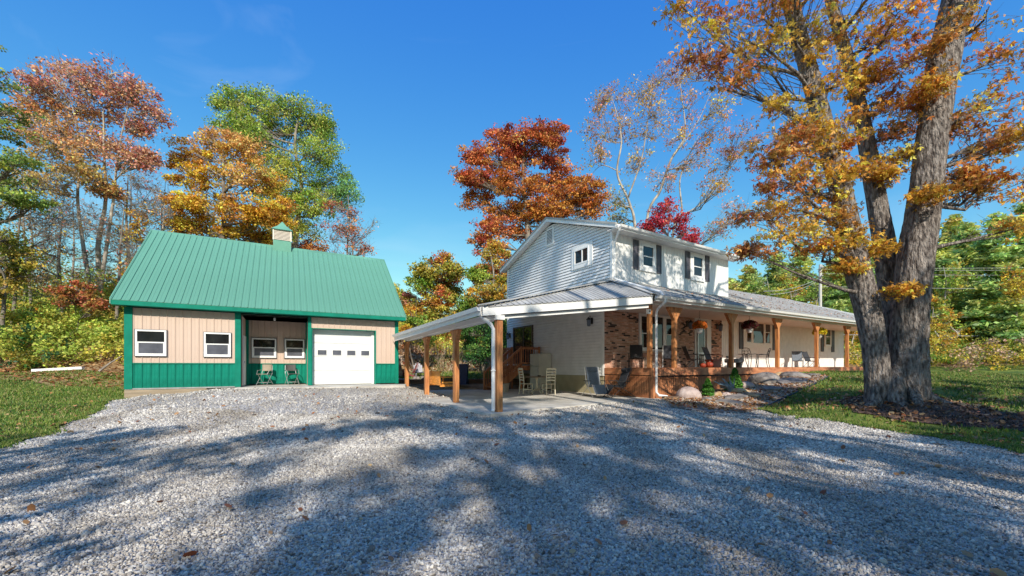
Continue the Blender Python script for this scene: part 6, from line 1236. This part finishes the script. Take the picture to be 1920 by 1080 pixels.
simple_tree('spicebush', 'bright yellow bush between the shed wall and the carport', 26, 775, 560, [(762, 590, 14, 14, 0), (780, 605, 20, 14, 1), (800, 618, 20, 12, 1), (830, 612, 18, 12, 1), (765, 625, 12, 12, 0), (790, 640, 20, 10, 1)], [GOLD+[(.60, .50, .06)], LIME], r0=.07, seed=57, nsub=15, nleaf=50, lsize=.13, csz=.35)
r = np.random.default_rng(77); n = 900; x = r.uniform(-10, 2, n); y = r.uniform(26.6, 33, n); S = np.stack([x, y, g(x, y)], 1); Ee = S+np.stack([r.normal(0, .5, n), r.normal(0, .3, n), r.uniform(.3, 1.3, n)], 1)
V, Fq = twigs_np(S, Ee, .014, .005); o = np_mesh('dry_stems', V, 4, mat('dry_stem', (.50, .38, .26), .8, .2, 5), None, faces=Fq); tag(o, 'dry tan stems standing on the bank behind the carport', kind='stuff')

# ---------------------------------------------------------------- right hand woods
def pine_arrays(bx, by, bz, H, R, r, cols, dens=1.0, z0f=.12):
    """boughs in loose whorls; returns leaf centres, colours and twig ends"""
    Cs, Cc, S, Eb = [], [], [], []; nw = int(H/.75)
    for i in range(nw):
        f = z0f+(1-z0f)*i/nw; L = R*(1-f)**.75*r.uniform(.75, 1.15)+.25; nb = r.integers(5, 8)
        for k in range(nb):
            a = r.uniform(0, 2*PI); l = L*r.uniform(.6, 1.15); z = bz+H*f+r.normal(0, .2); d = np.array([math.cos(a), math.sin(a), 0]); m = max(2, int(l*9*dens))
            t = r.random(m)**.6; P = np.array([bx, by, z])+d*(t*l)[:, None]; P[:, 2] += .22*l*t-.20*l*t*t+r.normal(0, .09, m); P[:, :2] += r.normal(0, .26, (m, 2))*(.4+t[:, None]*.9)
            c = np.array(cols[r.integers(len(cols))])*math.exp(r.normal(0, .2)); Cs.append(P); Cc.append(np.repeat(c[None], m, 0)); S.append((bx, by, z-.1)); Eb.append(P[-1])
    return np.concatenate(Cs), np.concatenate(Cc), np.array(S), np.array(Eb)
def needle_quads(C, size, r):
    n = len(C); T = r.normal(size=(n, 3)); T[:, 2] *= .35; T /= np.linalg.norm(T, axis=1)[:, None]; N_ = r.normal(size=(n, 3)); N_[:, 2] += .8; B = np.cross(N_, T); B /= np.linalg.norm(B, axis=1)[:, None]; s = (size*r.uniform(.6, 1.4, n))[:, None]
    return np.stack([C-T*s*.5, C+B*s*.24, C+T*s*.5, C-B*s*.24], 1).reshape(-1, 3)
PG = [(.32, .46, .14), (.44, .56, .16), (.56, .64, .18), (.22, .36, .12), (.66, .66, .18)]
PY = [(.50, .54, .14), (.60, .58, .15), (.40, .48, .13), (.64, .52, .15)]
def pine(u, Y, top, R, label, seed, cols=PG, per=10):
    r = np.random.default_rng(seed); b = gp(u, Y); H = px(u, top, Y).z-b[2]; t = rootL('pine_tree', label, 'tree', b); C, cc, S, Eb = pine_arrays(0, 0, 0, H, R, r, cols)
    idx = np.repeat(np.arange(len(C)), per); P = C[idx]+r.normal(0, .26, (len(idx), 3))*np.array([1, 1, .5]); np_mesh('crown', needle_quads(P, .42, r), 4, M_leaf, t, jitcol(cc[idx], len(idx), r, .2))['kind'] = 'stuff'
    MB().tube([(0, 0, 0), (r.normal(0, .1), 0, H*.5), (0, 0, H*.97)], [.24, .16, .03], 8).build('trunk', M_barkd, t); V, Fq = twigs_np(S, Eb, .035, .01); np_mesh('boughs', V, 4, M_barkd, t, faces=Fq)['kind'] = 'stuff'
for i, (u, Y, top, R, lab, cl) in enumerate([(1405, 62, 497, 3.4, 'yellowing pine rising over the left part of the low roof', PY), (1455, 58, 470, 3.6, 'green pine left of the utility pole', PG), (1500, 64, 452, 3.4, 'tallest pine between house and pole', PY+PG), (1575, 55, 478, 3.4, 'green pine right of the utility pole', PG), (1625, 60, 470, 3.2, 'pine half hidden by the left maple stem', PG), (1765, 47, 452, 3.6, 'rounded pine just right of the maple trunk', PG), (1812, 50, 418, 3.8, 'broad pine in the middle of the right hand woods', PG), (1868, 46, 402, 3.8, 'dense pine near the right picture edge', PG), (1925, 50, 372, 4.0, 'tall pine cut by the right picture edge', PG), (1840, 42, 520, 2.6, 'low young pine with spreading boughs by the far lawn', PG), (1905, 40, 560, 2.4, 'small pine beside the lawn at the right edge', PG), (1560, 46, 560, 2.2, 'short pine behind the far end of the porch roof', PG)]):
    pine(u, Y, top, R, lab, 200+i, cl)
# the woods behind, one mass
r = np.random.default_rng(300); LCs, LCc, SS, EE = [], [], [], []
for k in range(46):
    u = r.uniform(1340, 2250) if k < 36 else r.uniform(1100, 1400); Y = r.uniform(66, 100); b = gp(u, Y); lim = 505+max(0, (1450-u))*.25 if u < 1560 else (480 if u < 1760 else 415-(u-1760)*.2)
    H = max(7, px(u, lim+r.uniform(-14, 40), Y).z-b[2]); C, cc, S, Eb = pine_arrays(b[0], b[1], b[2], H, 3.8, r, PG if r.random() < .6 else PY, .55); LCs.append(C); LCc.append(cc); SS.append(S); EE.append(Eb)
C = np.concatenate(LCs); cc = np.concatenate(LCc); idx = np.repeat(np.arange(len(C)), 5); P = C[idx]+r.normal(0, .35, (len(idx), 3)); o = np_mesh('woodland', needle_quads(P, .8, r), 4, M_leaf, None, jitcol(cc[idx], len(idx), r, .2)); tag(o, 'distant mixed pine woods on the hill behind the road', kind='stuff')
YEL = [(0.644, 0.483, 0.0575), (0.552, 0.368, 0.0575), (0.713, 0.575, 0.092), (0.46, 0.391, 0.0575)]
mass('roadside_thicket', 'yellow and green thicket along the far edge of the right lawn', (20, 75, 34, 62), 4300, lambda x, y: 1.2+3.6*np.clip(.5+vnoise(x, y, .22, 21), 0, 1.2), [YEL, LIME+OLIV, [(.48, .32, .20), (.40, .24, .16)], DGRN], 58, csz=.8, nleaf=42, lsize=.26,
     region=[(19, 34), (24, 36), (32, 40.5), (44, 42.5), (60, 40), (75, 50), (70, 62), (30, 60), (20, 48)], colfn=lambda x, y, r: np.clip((vnoise(x, y, .3, 22)*2+r.normal(0, .9, len(x))+.9).astype(int), 0, 3))
for i, (u, Y, top, lab) in enumerate([(1750, 40, 560, 'slim yellow leaved tree right of the maple trunk'), (1785, 41, 590, 'yellow tree over the roadside thicket'), (1850, 43, 560, 'gold and pink leaved tree in the roadside thicket'), (1895, 41, 500, 'yellow tree near the right edge above the thicket'), (1600, 42, 600, 'yellow green tree between last porch post and maple'), (1485, 52, 510, 'amber tree among the pines left of the pole')]):
    simple_tree('tulip_tree', lab, Y, u, top, [(u+r.uniform(-18, 18), top+8+k*17, 18, 13, int(r.integers(2))) for k in range(7)], [YEL, LIME+GOLD], r0=.12, seed=400+i, nsub=10, nleaf=34, lsize=.22, csz=.5, twn=2, bark=M_barkp)
mass('thicket', 'brown, yellow and green brush bordering the right lawn below the woods', (18, 75, 27, 42), 2000, lambda x, y: .8+2.6*np.clip(.5+vnoise(x, y, .35, 26), 0, 1.2), [YEL, LIME, [(.60, .42, .28), (.50, .33, .22)], OLIV], 61, csz=.6, nleaf=40, lsize=.2,
     region=[(21, 32.2), (27, 34.2), (36, 34.6), (50, 32), (75, 27), (75, 40), (22, 40)], colfn=lambda x, y, r: np.clip((vnoise(x, y, .5, 27)*2+r.normal(0, 1.0, len(x))+1.2).astype(int), 0, 3))
for i, (u, Y, top, lab) in enumerate([(1770, 44, 500, 'yellow green tree close to the right of the maple trunk'), (1825, 45, 520, 'light green bushy tree in the middle of the right thicket'), (1880, 44, 540, 'pale gold bushy tree low at the right'), (1935, 43, 480, 'light green tree at the right picture edge'), (1440, 50, 520, 'yellow green tree left of the pole behind the roof'), (1530, 50, 530, 'light green tree beside the utility pole')]):
    simple_tree('elm_tree', lab, Y, u, top, [(u+r.uniform(-26, 26), top+10+k*16, 26, 15, int(r.integers(3))) for k in range(9)], [LIME, LIME+YEL, [(.36, .50, .14), (.46, .56, .16)]], r0=.14, seed=420+i, nsub=9, nleaf=44, lsize=.24, csz=.6, twn=1, bark=M_barkp)
# ---------------------------------------------------------------- utility pole and wires
pb = px(1538, 690, 40); zb = gz(pb.x, 40); pole = rootL('utility_pole', 'grey wooden utility pole with crossarms behind the low roof', 'pole', (pb.x, 40, zb-.3)); Hh = px(1538, 496, 40).z-zb+.3
MB().tube([(0, 0, 0), (0, 0, Hh)], [.17, .12], 10).build('shaft', M_pole, pole)
for z, L in ((Hh-.5, 1.1), (Hh-1.3, 1.0)): MB().bar((-L*.55, -L, z), (L*.55, L*.9, z), .11, .12).build('crossarm', M_pole, pole)
MB().bar((-1.0, 0, Hh-6.9), (1.0, .4, Hh-7.4), .10, .10).build('crossarm', M_pole, pole)
for k in (-.9, -.4, .4, .8): MB().lathe(.55*k, k*.95, [(.04, Hh-.42), (.06, Hh-.34), (.03, Hh-.26)], 8).build('insulator', M_galv, pole)
def wire(A, B, sag, label, rad=.02):
    q = MB(); A, B = Vector(A), Vector(B); t = rootL('overhead_wire', label, 'wire', A); q.tube([(B-A)*f-Vector((0, 0, 4*sag*f*(1-f))) for f in np.linspace(0, 1, 15)], rad, 5); q.build('cable', M_wire, t)
pt = (pb.x, 40); zt = zb-.3+Hh
for i, (dz, v2, rad, lab) in enumerate([(-.3, 494, .018, 'topmost overhead wire running right from the pole'), (-.45, 500, .018, 'second overhead wire from the top, right of the pole'), (-.9, 510, .018, 'third overhead wire from the top, right of the pole'), (-2.2, 536, .022, 'overhead wire at mid height behind the maple'), (-5.2, 586, .014, 'thin wire below the middle of the woods'), (-7.0, 624, .030, 'thick communication cable crossing the woods'), (-9.4, 683, .026, 'lowest cable just above the far lawn')]):
    B = px(2250, v2, 44); wire((pt[0], pt[1], zt+dz), (B.x, 44, B.z), .25, lab, rad)
for i, (dz, u2, v2, lab) in enumerate([(-1.3, 1432, 546, 'upper service wire running down left from the pole'), (-1.45, 1445, 552, 'lower service wire running down left from the pole')]):
    B = px(u2, v2, 30.5); wire((pt[0], pt[1], zt+dz), tuple(B), .35, lab, .02)
# ---------------------------------------------------------------- trees behind the camera, whose shade falls on the drive
def shade(x, y, H, R, seed, label, n=26, nleaf=26, csz=.6, cols=None, zlo=.4, r0=.3, nsub=9, twn=1):
    r = np.random.default_rng(seed); b = (x, y, gz(x, y)-.2); ss = [[(x, y, b[2], r0), (x+r.normal(0, .3), y, H*.35, r0*.8), (x+r.normal(0, .5), y+r.normal(0, .3), H*.7, r0*.45), (x, y, H*.97, r0*.1)]]
    for k in range(3): a = r.uniform(0, 6.28); ss.append([(x, y, H*.3, r0*.5), (x+R*.4*math.cos(a), y+R*.4*math.sin(a), H*.55, r0*.35), (x+R*.75*math.cos(a), y+R*.75*math.sin(a), H*.8, r0*.12)])
    lb = []
    for k in range(n): f = r.uniform(zlo, 1); a = r.uniform(0, 6.28); q = R*math.sqrt(max(.05, 1-((f-.62)/.42)**2))*r.random()**.5; lb.append((x+q*math.cos(a), y+q*math.sin(a), H*f, 1.2, 1.2, .7, 0))
    return tree('shade_tree', label, 'tree', b, ss, lb, [cols or ORG_+OLIV], nsub=nsub, nleaf=nleaf, lsize=.17, csz=csz, bark=M_barkd, seed=seed, twn=twn, limb_r=.09)
shade(5.0, -14.5, 19, 6.0, 511, 'leafy tree directly behind the viewpoint', n=34, nleaf=60, csz=.40, nsub=9, r0=.2, zlo=.58)
shade(9.5, -6.5, 13, 5.5, 501, 'leafy tree behind the viewpoint, nearest on the right', n=30, nleaf=60, csz=.42, nsub=10)
shade(17.5, -5.0, 14, 6.0, 502, 'leafy tree behind the viewpoint, farther right', n=32, nleaf=60, csz=.42, nsub=10)
shade(8.0, -17.0, 18, 6.0, 503, 'leafy tree behind the viewpoint, in the middle', n=24, nleaf=60, csz=.42, nsub=10)
shade(-4.5, -10.0, 12, 5.0, 504, 'half bare tree behind the viewpoint, on the left', n=30, nleaf=44, csz=.40, nsub=8, twn=3)
shade(26.0, -3.0, 14, 6.5, 505, 'leafy tree behind the viewpoint, rightmost', n=32, nleaf=60, csz=.42, nsub=10)
shade(-13.0, -12.0, 13, 5.0, 506, 'half bare tree behind the viewpoint, leftmost', n=30, nleaf=44, csz=.40, nsub=8, twn=3)
shade(12.5, -13.0, 15, 5.5, 507, 'leafy tree behind the viewpoint, second row', n=26, nleaf=60, csz=.42, nsub=10)
shade(8.5, -7.5, 31, 4.5, 508, 'very tall slender tree behind the viewpoint', n=26, nleaf=34, csz=.75, zlo=.80, r0=.35)
shade(25.0, 2.5, 15, 5.5, 509, 'leafy tree out of frame on the right beyond the drive', n=26, nleaf=60, csz=.42, nsub=10)
shade(38.0, 4.0, 16, 6.0, 510, 'leafy tree out of frame far on the right', n=26, nleaf=60, csz=.42, nsub=10)
mass('woodland', 'autumn wood on the far side of the drive behind the viewpoint', (-60, 60, -46, -30), 2600, lambda x, y: 10+4*vnoise(x, y, .2, 31), [GOLD, OLIV, LIME, RUST], 59, csz=1.5, nleaf=26, lsize=.6, colfn=lambda x, y, r: r.integers(0, 4, len(x)))
